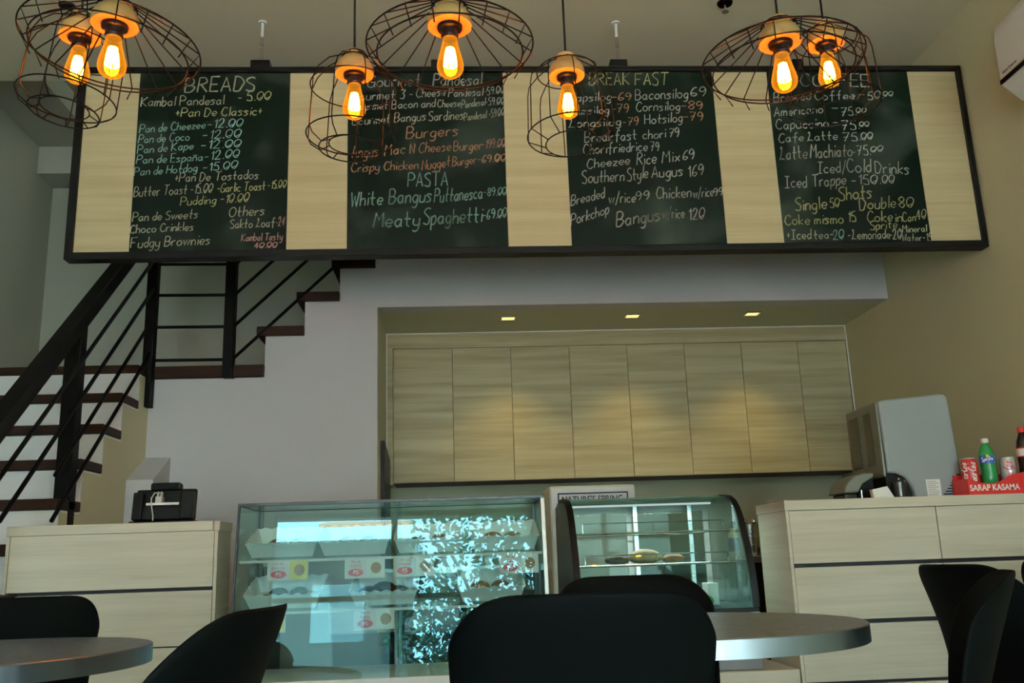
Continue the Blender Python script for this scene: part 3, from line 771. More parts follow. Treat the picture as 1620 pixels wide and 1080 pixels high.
# tall white drinks dispenser behind the curved display
t = thing('water_dispenser', 'white water dispenser cabinet behind the curved display with a navy lettered sign', 'water dispenser', (.745, 5.2, 0))
MB().box(.502, .988, 5.2, 5.58, 0, 1.247).build('body', M['white_plastic'], t, bevel=.012)
sg = MB().box(.548, .945, 5.194, 5.1995, .80, 1.208).build('sign', M['paper'], t)
MB().box(.548, .945, 5.192, 5.1939, 1.200, 1.208).box(.548, .945, 5.192, 5.1939, .80, .808).box(.548, .556, 5.192, 5.1939, .808, 1.2).box(.937, .945, 5.192, 5.1939, .808, 1.2).build('sign_border', M['navy'], sg)
text_mesh("NATURE'S SPRING", .052, 'sign_lettering', M['navy'], sg, at(.742, 5.1915, 1.168), bold=.0008, sx_=.82)

# ------------------------------------------------------------------ counters with drawer fronts
def drawer_unit(label, x0, x1, y0_, y1_, levels, top, side_left=False, group='drawer counters of pale laminate'):
    t = thing('drawer_unit', label, 'counter', ((x0+x1)/2, y0_, 0), group)
    MB().box(x0+.001, x1-.001, y0_+.02, y1_, .06, top).build('carcass', M['seam'], t)
    MB().box(x0+.02, x1-.02, y0_+.06, y1_, 0, .06).build('plinth', M['black_plastic'], t)
    for (a, b) in levels:
        MB().box(x0+.002, x1-.002, y0_, y0_+.019, a, b).build('drawer', M['lam'], t, bevel=.0012)
    return t
RYF = 3.72
lev = [(.065, .338), (.351, .568), (.581, .786), (.800, 1.007)]
lev = [(.352-.215-.07, .352-.013), (.352, .563), (.580, .784), (.800, 1.008)]
drawer_unit('pale laminate drawer unit under the grey drinks machine', 1.325, 1.937, RYF, 4.07, lev, 1.008)
drawer_unit('pale laminate drawer unit at the wall beneath the red soft drink crate', 1.937, 2.655, RYF, 4.07, lev, 1.008)
MB().box(1.312, 1.3245, RYF-.003, 4.075, 0, 1.009).build('end_panel', M['lam'], bpy.data.objects['drawer_unit'])
wt = MB().box(1.308, 2.66, RYF-.008, 4.08, 1.0095, 1.05).build('worktop', M['lam'], origin=(1.98, RYF, 1.01), bevel=.002)
tag(wt, 'pale laminate worktop on the drawer units, carrying the grey drinks machine', 'worktop')
LYF = 3.90
drawer_unit('pale laminate cash counter front below the stairs', -1.808, -.998, LYF, 4.12, [(.35, .56), (.565, .776), (.790, 1.010)], 1.010)
MB().box(-.9975, -.985, LYF+.001, 4.12, 0, 1.010).build('end_panel', M['lam'], bpy.data.objects['drawer_unit.002'])
MB().box(-1.822, -1.8085, LYF+.001, 4.12, 0, 1.010).build('end_panel', M['lam'], bpy.data.objects['drawer_unit.002'])
wt = MB().box(-1.822, -1.006, LYF-.006, 4.14, 1.011, 1.05).box(-1.006, -.985, LYF+.02, 4.14, 1.011, 1.05).build('worktop', M['lam'], origin=(-1.4, LYF, 1.011), bevel=.002)
tag(wt, 'pale laminate worktop of the cash counter under the black payment tablet', 'worktop')
# low base in front, between cash counter and drawer units
dp = thing('display_base', 'low pale laminate base carrying the two glass displays', 'base cabinet', (.2, 3.70, 0))
MB().box(-.975, 1.30, 3.70, 4.45, 0, .405).build('body', M['lam'], dp, bevel=.002)
# dark side shelf between cash counter and glass display
t = thing('side_shelf', 'dark narrow side shelf between the cash counter and the pastry display', 'shelf', (-.95, 4.6, 0))
MB().box(-.980, -.90, 4.455, 4.85, 0, .86).build('body', M['black_plastic'], t, bevel=.003)
MB().lathe([(.028, 0), (.03, .008), (.012, .016), (.012, .03)], (-.955, 4.52, .861), 20).build('knob', M['black_plastic'], t, smooth=True)

# payment tablet on the cash counter, its back to the room
t = thing('payment_tablet', 'black payment tablet seen from behind on the cash counter', 'payment terminal', (-1.24, 4.0, 1.05))
Rt = Matrix.Translation((-1.24, 4.03, 1.06)) @ Matrix.Rotation(math.radians(-8), 4, 'X')
MB().box(-.125, .125, -.012, .012, 0, .135, Rt).build('screen_case', M['black_plastic'], t, bevel=.008)
MB().box(-.065, .06, -.03, .018, .128, .160, Rt).build('card_reader', M['black_plastic'], t, bevel=.008)
MB().box(-.125, -.085, -.05, -.0125, .0, .115, Rt).box(.07, .125, -.05, -.0125, .0, .115, Rt).box(-.085, .07, -.045, -.0125, 0, .055, Rt).build('rear_bracket', M['black_plastic'], t, bevel=.004)
MB().box(-.13, .13, -.06, .05, -.0095, 0, Matrix.Translation((-1.24, 4.03, 1.06))).build('foot', M['black_plastic'], t, bevel=.003)
MB().box(-.07, .065, -.047, -.043, .060, .070, Rt).build('port_strip', M['white_plastic'], t)
MB().box(-.035, -.008, -.042, -.0128, .066, .098, Rt).box(-.03, -.024, -.04, -.02, .098, .118, Rt).box(-.016, -.010, -.04, -.02, .098, .118, Rt).build('plug', M['wire_grey'], t)
MB().path([Rt @ Vector(p) for p in ((-.022, -.03, .115), (-.040, -.045, .112), (-.048, -.055, .085), (-.042, -.058, .05), (-.032, -.06, .012), (-.03, -.065, -.008))], .0028, 6).build('cable', M['wire_grey'], t, smooth=True)
MB().path([Rt @ Vector(p) for p in ((-.062, -.02, .10), (-.055, -.03, .085), (-.057, -.032, .068))], .002, 6).build('red_lead', M['red'], t, smooth=True)

# ------------------------------------------------------------------ pastry display: glass case with a leaning front
PX0, PX1, PZ0, PZ1 = -.885, .345, .405, 1.108
def fy(z): return 3.715 + (z-PZ0)*.122          # the front pane leans back
PB = 4.20
pc = thing('pastry_display', 'glass pastry display case with two shelves of trays', 'display case', (-.27, 3.75, PZ0))
MB().box(PX0, PX1, fy(PZ0), PB, PZ0, PZ0+.03).build('floor_panel', M['white_plastic'], pc, bevel=.002)
MB().prism([(fy(PZ0+.03), PZ0+.03), (fy(PZ0+.03)+.006, PZ0+.03), (fy(PZ1-.012)+.006, PZ1-.012), (fy(PZ1-.012), PZ1-.012)], 'x', PX0+.012, PX1-.016).build('front_pane', M['glass_front'], pc)
for xx in (PX0, PX1-.012):
    MB().prism([(fy(PZ0+.03)+.012, PZ0+.03), (PB, PZ0+.03), (PB, PZ1-.012), (fy(PZ1-.012)+.012, PZ1-.012)], 'x', xx+.003, xx+.008).build('side_pane', M['glass_side'], pc)
MB().box(PX0+.012, PX1-.012, fy(PZ1)+.012, PB-.012, PZ1-.010, PZ1-.004).build('top_pane', M['glass_side'], pc)
fr = MB()
yt = fy(PZ1)
fr.box(PX0, PX1, yt-.004, yt+.010, PZ1-.012, PZ1).box(PX0, PX1, PB-.012, PB, PZ1-.012, PZ1)
fr.box(PX0, PX0+.010, yt, PB, PZ1-.012, PZ1).box(PX1-.014, PX1, yt, PB, PZ1-.012, PZ1)
for xx, w_ in ((PX0, .009), (PX1-.016, .016)):
    cp_ = MB().prism([(fy(PZ0)-.004, PZ0+.03), (fy(PZ0)+.010, PZ0+.03), (yt+.010, PZ1-.012), (yt-.004, PZ1-.012)], 'x', xx, xx+w_).build('corner_post', M['case_frame'] if w_ < .01 else M['case_stile'], pc, bevel=.001)
fr.box(PX0, PX0+.01, PB-.012, PB, PZ0+.03, PZ1-.012).box(PX1-.012, PX1, PB-.012, PB, PZ0+.03, PZ1-.012)
fr.build('frame', M['case_frame'], pc, bevel=.001)
for a, b, yb in ((PX0+.012, -.26, PB-.022), (-.29, PX1-.012, PB-.034)):
    d = MB().box(a, b, yb, yb+.005, PZ0+.032, PZ1-.014).build('sliding_door', M['glass_back'], pc)
    MB().box(a, a+.012, yb-.003, yb+.008, PZ0+.032, PZ1-.014).box(b-.012, b, yb-.003, yb+.008, PZ0+.032, PZ1-.014).build('door_stile', M['grey_plastic'], d)
SH = (.884, .687)
TILT = math.radians(17)
def on_shelf(x, dy, dz, zz):
    """point dy behind the front edge and dz above the tilted shelf whose front edge is at height zz"""
    return Vector((x, fy(zz)+.030 + dy*math.cos(TILT) - dz*math.sin(TILT), zz + dy*math.sin(TILT) + dz*math.cos(TILT)))
for zz in SH:
    RS = Matrix.Translation((0, fy(zz)+.030, zz)) @ Matrix.Rotation(TILT, 4, 'X')
    MB().box(PX0+.013, PX1-.017, -.002, .30, -.0075, -.0005, RS).build('shelf', M['glass_side'], pc)
    MB().box(PX0+.013, PX1-.017, -.006, -.0025, -.009, .001, RS).build('shelf_edge', M['tray'], pc)

def tray_mesh(w_, d_, h, fl=.022):
    def loop(hw, hd, z, wav=0):
        pts = []
        n = 22
        sides = [((-hw,-hd),(hw,-hd)), ((hw,-hd),(hw,hd)), ((hw,hd),(-hw,hd)), ((-hw,hd),(-hw,-hd))]
        for (a, b) in sides:
            for i in range(n):
                t = i/n; ph = math.sin(t*PI*12)
                pts.append(Vector((a[0]+(b[0]-a[0])*t, a[1]+(b[1]-a[1])*t, z + wav*ph)))
        return pts
    hw, hd = w_/2, d_/2
    return MB().loft([loop(hw-fl, hd-fl, 0), loop(hw-.006, hd-.006, h-.008, .002), loop(hw, hd, h, .004), loop(hw-.004, hd-.004, h+.001, .004), loop(hw-.010, hd-.010, h-.008, .002), loop(hw-fl-.003, hd-fl-.003, .004)])
def bun_mesh(r):
    m = MB(); bmesh.ops.create_icosphere(m.bm, subdivisions=3, radius=r)
    for v in m.bm.verts:
        v.co.z *= .62; v.co.x *= 1.12
        if v.co.z < 0: v.co.z *= .55
        v.co += v.co.normalized()*random.uniform(-.0012, .0012)
    bmesh.ops.translate(m.bm, verts=m.bm.verts, vec=(0, 0, r*.62*.55)); return m
TG = 'white pastry trays'
def tray(label, x, zz, w_, d_, h, buns, crust, what):
    t = thing('pastry_tray', label, 'tray', on_shelf(x, .012+d_/2, .0005, zz), TG); ORG[t.name] = Vector((0, 0, 0)); t.rotation_euler = (TILT, 0, 0)
    tray_mesh(w_, d_, h).build('tray_shell', M['tray'], t, smooth=True)
    for k, (bx, by, r) in enumerate(buns):
        b = bun_mesh(r).build('bread_roll', crust, None, smooth=True)
        b.location = on_shelf(x+bx, .012+d_/2+by, .0055, zz); b.rotation_euler = (TILT, 0, random.uniform(-.2, .2))
        tag(b, what, 'bread', 'bread rolls in the pastry trays')
rowb = [(-.076, -.034, .032), (.0, -.036, .032), (.076, -.034, .032), (-.042, .036, .034), (.042, .036, .034)]
trs = [('white scalloped tray at the cash counter end of the upper shelf', -.712, 'golden roll in the upper tray at the cash counter end'),
       ('white scalloped tray second from the cash counter on the upper shelf', -.425, 'golden roll in the second upper tray from the cash counter'),
       ('white scalloped tray third from the cash counter on the upper shelf', -.125, 'golden roll in the third upper tray from the cash counter'),
       ('white scalloped tray at the curved display end of the upper shelf', .178, 'golden roll in the upper tray beside the curved display')]
for lb, xx, wh in trs: tray(lb, xx, SH[0], .285, .24, .062, rowb, M['bun'], wh)
trs = [('white scalloped tray of dark bread at the cash counter end of the lower shelf', -.70, M['bun_dark'], 'dark bread in the lower tray at the cash counter end'),
       ('white scalloped tray heaped with bread, in the middle of the lower shelf', -.305, M['bun_dark'], 'dark bread heaped in the middle lower tray'),
       ('white scalloped tray at the curved display end of the lower shelf', .12, M['bun'], 'golden roll in the lower tray beside the curved display')]
for k, (lb, xx, mt_, wh) in enumerate(trs):
    rb = rowb if k != 1 else [(-.062, -.02, .046), (.050, -.02, .046), (-.01, .045, .042)]
    tray(lb, xx, SH[1], .30 if k == 0 else .27, .24, .062, rb, mt_, wh)
# price tags hanging from the shelf edges
def price_tag(label, x0, x1, ztop, name1, name2, price, pic):
    w_, h = x1-x0, .078; z0_ = ztop-h; yy = fy(ztop)+.012
    t = thing('price_tag', label, 'price tag', ((x0+x1)/2, yy, z0_), 'price tags in the pastry display')
    MB().box(x0, x1, yy, yy+.0015, z0_, ztop).build('card', M['tag_pink'], t)
    MB().box(x0+w_*.55, x1-.004, yy-.001, yy-.0001, z0_+.004, ztop-.004).build('picture', M['yellow'] if pic else M['paper'], t)
    c = ((x0+w_*.78), yy-.0011, z0_+h*.5)
    e = MB(); e.prism([(c[0]+math.cos(a*PI/12)*w_*.13, c[2]+math.sin(a*PI/12)*h*.28) for a in range(24)], 'y', yy-.002, yy-.0011); e.build('pictured_bread', M['bun'], t)
    ox, oz = x0+w_*.28, z0_+h*.30
    MB().prism([(ox+math.cos(a*PI/12)*w_*.19, oz+math.sin(a*PI/12)*h*.19) for a in range(24)], 'y', yy-.002, yy-.0001).build('red_oval', M['red'], t)
    text_mesh(price, .022, 'price_lettering', M['white_ink'], t, at(ox, yy-.0022, oz))
    text_mesh(name1, .013, 'tag_lettering', M['red'], t, at(ox, yy-.0005, z0_+h*.83))
    text_mesh(name2, .015, 'tag_lettering', M['red'], t, at(ox, yy-.0005, z0_+h*.62), sx_=.62 if len(name2) > 8 else .9)
price_tag('price card with a yellow picture under the upper tray at the cash counter end', -.760, -.600, .882, 'Pan de', 'España Choco', 'P5', True)
price_tag('price card reading COCO under the second upper tray', -.458, -.300, .880, 'Pan de', 'COCO', 'P5', False)
price_tag('price card in the middle of the upper shelf', -.266, -.106, .881, 'Pan de', 'Cheezee', 'P5', False)
price_tag('price card under the upper tray beside the curved display', .153, .311, .879, 'Pan de', 'Kape', 'P5', False)
price_tag('price card under the lower tray of dark bread, half hidden by a chair', -.830, -.680, .688, 'Pan de', 'Coco', 'P5', True)
price_tag('price card reading España under the heaped lower tray', -.419, -.260, .686, 'Pan de', 'España', 'P5', False)

# ------------------------------------------------------------------ curved cake display
KX0, KX1 = .452, 1.172
arc = [(3.735, 0.64), (3.742, 0.72), (3.756, 0.8), (3.782, 0.87), (3.815, 0.936), (3.848, 0.992), (3.885, 1.036), (3.93, 1.068), (3.99, 1.089), (4.08, 1.101), (4.2, 1.104)]
kc = thing('cake_display', 'curved glass cake display with black edges and wire shelves', 'display case', ((KX0+KX1)/2, 3.75, .406))
MB().box(KX0, KX1, 3.735, 4.40, .406, .615).build('base', M['grey_panel'], kc, bevel=.004)
MB().box(KX0-.002, KX1+.002, 3.730, 4.40, .616, .640).build('sill', M['black_plastic'], kc, bevel=.002)
MB().box(KX0, KX1, 3.7265, 3.7295, .614, .622).build('sill_trim', M['chrome'], kc)
back = [(4.38, 1.08), (4.40, .640)]
MB().prism(arc + back, 'x', KX0-.004, KX0+.004).build('side_panel', M['grey_panel'], kc)
MB().prism(arc + back, 'x', KX1-.004, KX1+.004).build('side_panel', M['glass_side'], kc)
def arc_strip(x0, x1, off0, off1):
    nrm = []
    for i, p in enumerate(arc):
        a = arc[max(i-1, 0)]; b = arc[min(i+1, len(arc)-1)]; dy, dz = b[0]-a[0], b[1]-a[1]; l = math.hypot(dy, dz); nrm.append((-dz/l, dy/l))
    o_ = [(p[0]+n[0]*off1, p[1]+n[1]*off1) for p, n in zip(arc, nrm)]; i_ = [(p[0]+n[0]*off0, p[1]+n[1]*off0) for p, n in zip(arc, nrm)]
    return MB().prism(o_ + i_[::-1], 'x', x0, x1) if False else strip_quads(o_, i_, x0, x1)
def strip_quads(o_, i_, x0, x1):
    m = MB(); n = len(o_); v = []
    for (a, b) in zip(o_, i_): v += [(x0, a[0], a[1]), (x1, a[0], a[1]), (x1, b[0], b[1]), (x0, b[0], b[1])]
    f = [(4*i+k, 4*i+(k+1) % 4, 4*(i+1)+(k+1) % 4, 4*(i+1)+k) for i in range(n-1) for k in range(4)] + [(0, 1, 2, 3), tuple(4*(n-1)+k for k in (3, 2, 1, 0))]
    m._add(v, f); return m
for (a, b) in ((KX0-.006, KX0+.020), (KX1-.020, KX1+.006)):
    arc_strip(a, b, -.012, .004).build('edge_profile', M['black_plastic'], kc, smooth=True)
arc_strip(KX0+.021, KX1-.021, -.004, .001).build('curved_pane', M['glass_front'], kc, smooth=True)
MB().box(KX0+.005, KX1-.005, 4.20, 4.38, 1.08, 1.105).build('top_panel', M['fascia'], kc, bevel=.003)
MB().rod((KX0+.03, 4.10, 1.070), (KX1-.06, 4.10, 1.070), .0045).build('light_tube', M['tube'], kc, smooth=True)
for a, b, yb in ((KX0+.006, .80, 4.352), (.775, KX1-.006, 4.366)):
    d = MB().box(a, b, yb, yb+.005, .66, 1.078).build('sliding_door', M['glass_back'], kc)
    q = MB()
    for c in (a, b-.025): q.box(c, c+.025, yb-.004, yb+.009, .66, 1.078)
    q.box(a+.025, b-.025, yb-.004, yb+.009, .66, .69).box(a+.025, b-.025, yb-.004, yb+.009, 1.05, 1.078)
    q.build('door_frame', M['white_plastic'], d)
for xx in (.80, 1.055): MB().box(xx, xx+.018, 4.30, 4.32, .645, 1.075).build('shelf_post', M['steel'], kc)
MB().lathe([(.012, 0), (.012, .03)], (KX0-.012, 4.27, 1.04), 16, Matrix.Rotation(PI/2, 4, 'Y')).build('hinge', M['chrome'], kc, smooth=True)
for zz, y0_, y1_ in ((.945, 3.875, 4.30), (.815, 3.84, 4.30)):
    s = MB(); xa, xb = KX0+.025, KX1-.045
    s.rod((xa, y0_, zz), (xb, y0_, zz), .0045).rod((xa, y1_, zz), (xb, y1_, zz), .003)
    s.path([(xa+.03, y0_, zz), (xa+.03, y0_, zz+.038), (xa+.036, y0_, zz+.042), (xb-.036, y0_, zz+.042), (xb-.03, y0_, zz+.038), (xb-.03, y0_, zz)], .0028, 6)
    s.rod(((xa+xb)/2+.0, y0_, zz), ((xa+xb)/2, y0_, zz+.042), .0018)
    n = 26
    for k in range(n+1):
        xx = xa + (xb-xa)*k/n; s.rod((xx, y0_, zz+.002), (xx, y1_, zz+.002), .0013, 4)
    s.build('wire_shelf', M['chrome'], kc, smooth=True)
lw_ = bpy.data.lights.new('display_tube_light', 'AREA'); lw_.shape = 'RECTANGLE'; lw_.size = .6; lw_.size_y = .02; lw_.energy = 2.2; lw_.color = (.9, 1, .95)
lo = bpy.data.objects.new('display_tube_light', lw_); C.objects.link(lo); lo.location = (.81, 4.10, 1.055); lo.parent = kc; lo.matrix_parent_inverse = Matrix.Translation(-kc.location)
# what lies on its shelves
bread = [('brown filled bun on the lower wire shelf, beside the pale loaf', .655, .046, M['bun_dark']), ('pale golden loaf in the middle of the lower wire shelf', .775, .064, None), ('small golden bun at the end of the row on the lower wire shelf', .895, .042, M['bun'])]
M['loaf'] = mat('pale_loaf', (.50, .36, .16), .6, var=.3, scale=16)
for lb, xx, r, mt_ in bread:
    b = bun_mesh(r).build('bread_loaf', mt_ or M['loaf'], None, smooth=True); b.location = (xx, 3.95, .8185); tag(b, lb, 'bread', 'breads in the curved display')
M['green_pack'] = mat('green_wrapper', (.08, .45, .10), .4, var=.2)
pk = bun_mesh(.055).build('snack_pack', M['green_pack'], None, smooth=True); pk.location = (.985, 3.93, .6405); tag(pk, 'bright green wrapped snack on the floor of the curved display', 'snack')
bx = MB().box(1.045, 1.09, 4.0, 4.1, .6405, .73).build('carton', M['paper'], origin=(1.07, 4.05, .6405), bevel=.003); tag(bx, 'small white carton beside the green wrapped snack', 'carton')

# ------------------------------------------------------------------ grey drinks machine on the drawer counter
MX0, MX1, MY0, MY1, MZ0, MZ1 = 1.825, 2.145, 3.872, 4.20, 1.0505, 1.50
gm = thing('drinks_machine', 'tall grey drinks machine with a smoked front on the drawer counter', 'drinks machine', (1.98, 3.95, 1.05))
cut = [(MX0+.085+.075*math.cos(a), MZ0+.105*math.sin(a)) for a in [k*PI/2/8 for k in range(0, 9)]]
prof = [(MX1+.012, MZ0), (MX1-.01, MZ1-.02), (MX1-.03, MZ1), (MX0, MZ1-.018), (MX0, MZ0+.115)] + [(MX0+.02, MZ0+.110)] + [(x_-.06, z_) for x_, z_ in cut[::-1]]
prof = [(MX1+.012, MZ0), (MX1-.006, MZ1-.02), (MX1-.022, MZ1), (MX0+.03, MZ1-.022), (MX0, MZ1-.030), (MX0+.006, MZ0+.110), (MX0+.045, MZ0+.108), (MX0+.075, MZ0+.092), (MX0+.098, MZ0+.060), (MX0+.108, MZ0+.030), (MX0+.112, MZ0)]
MB().prism(prof, 'y', MY0, MY1).build('body', M['grey_plastic'], gm, bevel=.010, smooth=True)
MB().box(MX0-.012, MX0-.0005, MY0+.004, MY1-.004, MZ0+.095, MZ1-.032).build('fascia', M['fascia'], gm, bevel=.006)
MB().box(MX0-.0150, MX0-.0125, MY0+.07, MY1-.19, MZ0+.15, MZ1-.07).box(MX0-.0150, MX0-.0125, MY0+.20, MY1-.04, MZ0+.15, MZ1-.07).build('smoked_window', M['dark_glass'], gm)
dr = MB().prism([(MX0-.03, MZ0), (MX0+.1085, MZ0), (MX0+.1045, MZ0+.03), (MX0+.095, MZ0+.058), (MX0+.072, MZ0+.09), (MX0+.045, MZ0+.1045), (MX0+.0, MZ0+.1045), (MX0+.0, MZ0+.05), (MX0-.03, MZ0+.03)], 'y', MY0+.02, MY1-.02).build('drip_recess', M['black_plastic'], gm)
MB().lathe([(.026, 0), (.030, .07), (.027, .07), (.024, .004)], (MX0+.045, MY0+.0, MZ0+.0), 24).build('cup', M['dark_glass'], dr, smooth=True)
for dx, dz in ((.03, .062), (.055, .085), (.08, .075)): MB().lathe([(.004, -.003), (.004, .003)], (MX0+dx, MY0+.018, MZ0+dz), 10, Matrix.Rotation(PI/2, 4, 'X')).build('stud', M['chrome'], dr)
lab = MB().box(1.990, 2.052, MY0-.0012, MY0-.0002, MZ0+.006, MZ0+.078).build('rating_label', M['paper'], gm)
for k in range(8): MB().box(1.995, 1.995+random.uniform(.035, .052), MY0-.0016, MY0-.0013, MZ0+.068-k*.008, MZ0+.070-k*.008).build('label_print', M['grey_panel'], lab)
v = MB()
for k in range(8):
    zz = MZ0+.012+k*.0115; v.box(2.062+k*.0098, 2.146-k*.0004, MY0-.003, MY0-.0002, zz, zz+.0048)
v.build('vent_slats', M['black_plastic'], gm)
# rounded appliance and white pack beside it
t = thing('coffee_maker', 'rounded black and olive coffee maker beside the grey drinks machine', 'coffee maker', (1.70, 3.98, 1.0505))
q = [(1.655+.0, 1.0505)] + [(1.76-.115*math.cos(a), 1.0505+.125*math.sin(a)) for a in [k*PI/2/10 for k in range(11)]] + [(1.775, 1.17), (1.775, 1.0505)]
MB().prism([(1.648, 1.085), (1.655, 1.11), (1.672, 1.135), (1.70, 1.155), (1.74, 1.168), (1.788, 1.168), (1.788, 1.15), (1.735, 1.12), (1.712, 1.085)], 'y', 3.92, 4.10).build('hood', M['fascia'], t, bevel=.006, smooth=True)
MB().prism([(1.715, 1.0505), (1.716, 1.084), (1.738, 1.118), (1.77, 1.140), (1.788, 1.146), (1.788, 1.0505)], 'y', 3.93, 4.09).build('body', M['black_plastic'], t, bevel=.004)
MB().box(1.66, 1.715, 3.94, 4.08, 1.0505, 1.083).build('tank', M['dark_glass'], t, bevel=.006)
MB().rod((1.7225, 3.915, 1.0515), (1.7225, 3.915, 1.095), .004).build('chrome_bar', M['chrome'], t, smooth=True)
t = tag(MB().prism([(1.738, 1.0505), (1.732, 1.090), (1.800, 1.103), (1.828, 1.0505)], 'y', 3.83, 3.86).build('paper_pack', M['paper'], origin=(1.78, 3.78, 1.0505), bevel=.002), 'tilted off white pack leaning below the smoked front of the grey machine', 'pack')

# ------------------------------------------------------------------ soft drinks in the red crate
cr = thing('drinks_crate', 'red printed crate with a wavy front holding soft drinks', 'crate', (2.28, 3.78, 1.05))
ctop = []
for k in range(25):
    xx = 2.106 + (2.50-2.106)*k/24; u = k/24
    ctop.append((xx, 1.1175 - .022*math.sin(min(1, u*2.2)*PI) * (1 if u < .4545 else 0) + (0 if u < .3 else .062*((u-.3)/.7)**1.3 if u < 1 else .062)))
MB().prism([(2.106, 1.0505)] + ctop + [(2.50, 1.0505)], 'y', 3.74, 3.746).build('front_board', M['red'], cr)
MB().box(2.100, 2.106, 3.74, 3.864, 1.0505, 1.1175).build('side_board', M['red'], cr)
MB().box(2.50, 2.506, 3.74, 3.864, 1.0505, 1.18).build('side_board', M['red'], cr)
MB().box(2.106, 2.50, 3.858, 3.864, 1.0505, 1.14).box(2.106, 2.50, 3.7462, 3.8578, 1.0505, 1.084).build('inner_tray', M['red'], cr)
text_mesh('SARAP KASAMA', .0345, 'crate_lettering', M['white_ink'], cr, at(2.211, 3.7392, 1.0775), bold=.0007, sx_=.87)
def can(name, label, x, y, body, ink, rot):
    z = 1.0845
    t = thing(name, label, 'can', (x, y, z), 'soft drinks in the red crate')
    MB().lathe([(.026, 0), (.0325, .010), (.0325, .104), (.027, .118)], (x, y, z), 36).build('body', body, t, smooth=True)
    MB().lathe([(.0265, .116), (.0272, .121), (.0255, .121), (.024, .1165), (.001, .1165)], (x, y, z), 32).build('lid', M['silver'], t, smooth=True)
    for da in (0, 1.1):
        mb = MB()
        def pl(u, w, rot=rot+da):
            a = rot - w/.0330; return (x+.0330*math.sin(a), y-.0330*math.cos(a), z+.012+u)
        write(mb, 'Coca-Cola', 0, 0, .088, 0, .030, pl, wd=.0042, double=False, slant=.3)
        mb.build('can_lettering', ink, t, recalc=False)
    return t
can('soda_can', 'red soft drink can with white script at the end of the red crate', 2.150, 3.80, M['deep_red'], M['white_ink'], -.85)
can('soda_can', 'silver soft drink can with red script behind the crate lettering', 2.318, 3.80, M['silver'], M['deep_red'], -.15)
t = thing('drinking_glass', 'clear drinking glass standing beside the silver soft drink can', 'glass', (2.325, 3.857, 1.0845), 'soft drinks in the red crate')
MB().lathe([(.022, 0), (.026, .10), (.027, .118), (.0255, .118), (.0245, .10), (.020, .004)], (2.262, 3.828, 1.0845), 28).build('wall', M['glass'], t, smooth=True)
t.location = (2.262, 3.828, 1.0845)
for c in kids(t): c.location = Vector((2.325, 3.857, 1.0845)) - Vector((2.262, 3.828, 1.0845))
def bottle(label, x, y, body, liquid, cap, lbl, h, green):
    z = 1.0845
    t = thing('soda_bottle', label, 'bottle', (x, y, z), 'soft drinks in the red crate')
    k = h/.20
    pr = [(.024, 0), (.030, .008), (.0305, .05), (.0285, .075), (.0305, .095), (.0305, .130), (.026, .152), (.0135, .178), (.0125, .186)]
    MB().lathe([(r, zz*k) for r, zz in pr], (x, y, z), 32).build('body', body, t, smooth=True)
    if liquid: MB().lathe([(r*.93, zz*k) for r, zz in pr[:7]], (x, y, z+.001), 28).build('drink', liquid, t, smooth=True)
    MB().lathe([(.015, .184*k), (.015, .200*k), (.013, .203*k)], (x, y, z), 24).build('cap', cap, t, smooth=True)
    MB().lathe([(.0309, .098*k), (.0309, .130*k)], (x, y, z), 32).build('label', lbl, t, smooth=True)
    return t
bs = bottle('green soft drink bottle with a white cap and blue label in the red crate', 2.232, 3.80, M['sprite_liquid'], None, M['white_plastic'], M['blue'], .20, True)
mb = MB()
write(mb, 'Sprite', -.024, 0, .022, .006, .016, lambda u, w: (2.232+.0313*math.sin(u/.0313-.5), 3.80-.0313*math.cos(u/.0313-.5), 1.0845+.105+w), wd=.003, double=False)
mb.build('label_lettering', M['white_ink'], bs, recalc=False)
MB().lathe([(.0005, 0), (.007, .001), (.0005, .002)], (2.2185, 3.7715, 1.0845+.126), 12, Matrix.Rotation(PI/2, 4, 'X')).build('label_emblem', M['yellow'], bs)
bk = bottle('dark cola bottle with a red cap at the wall end of the red crate', 2.400, 3.80, M['cola'], None, M['red'], M['deep_red'], .245, False)
MB().lathe([(.0312, .125), (.0312, .155)], (2.400, 3.80, 1.0845), 32).build('label_patch', M['paper'], bk, smooth=True)

# ------------------------------------------------------------------ air conditioner, sprinkler
ac = thing('air_conditioner', 'white wall air conditioner high on the wall by the ceiling', 'air conditioner', (2.55, 3.2, 2.7))
y0_, y1_ = 2.78, 3.62
MB().prism([(2.662, 3.16), (2.50, 3.16), (2.462, 3.13), (2.447, 3.06), (2.447, 2.862), (2.662, 2.862)], 'y', y0_, y1_).build('body', M['ac'], ac, bevel=.012, smooth=True)
MB().prism([(2.445, 2.861), (2.452, 2.838), (2.53, 2.765), (2.662, 2.70), (2.662, 2.861)], 'y', y0_+.003, y1_-.003).build('lower_shell', M['white_plastic'], ac, bevel=.006)
MB().box(2.440, 2.4455, y0_+.002, y1_-.012, 2.835, 2.857).build('black_strip', M['frame_black'], ac, bevel=.003)
MB().prism([(2.462, 2.8255), (2.466, 2.829), (2.532, 2.766), (2.528, 2.7625)], 'y', y0_+.05, y1_-.10).build('louver', M['ac'], ac)
mtx = Matrix.Translation((2.4462, 3.535, 2.885)) @ Matrix.Rotation(-PI/2, 4, 'Z') @ Matrix.Rotation(PI/2, 4, 'X')
text_mesh('Super Inverter', .019, 'body_lettering', M['navy'], ac, mtx)
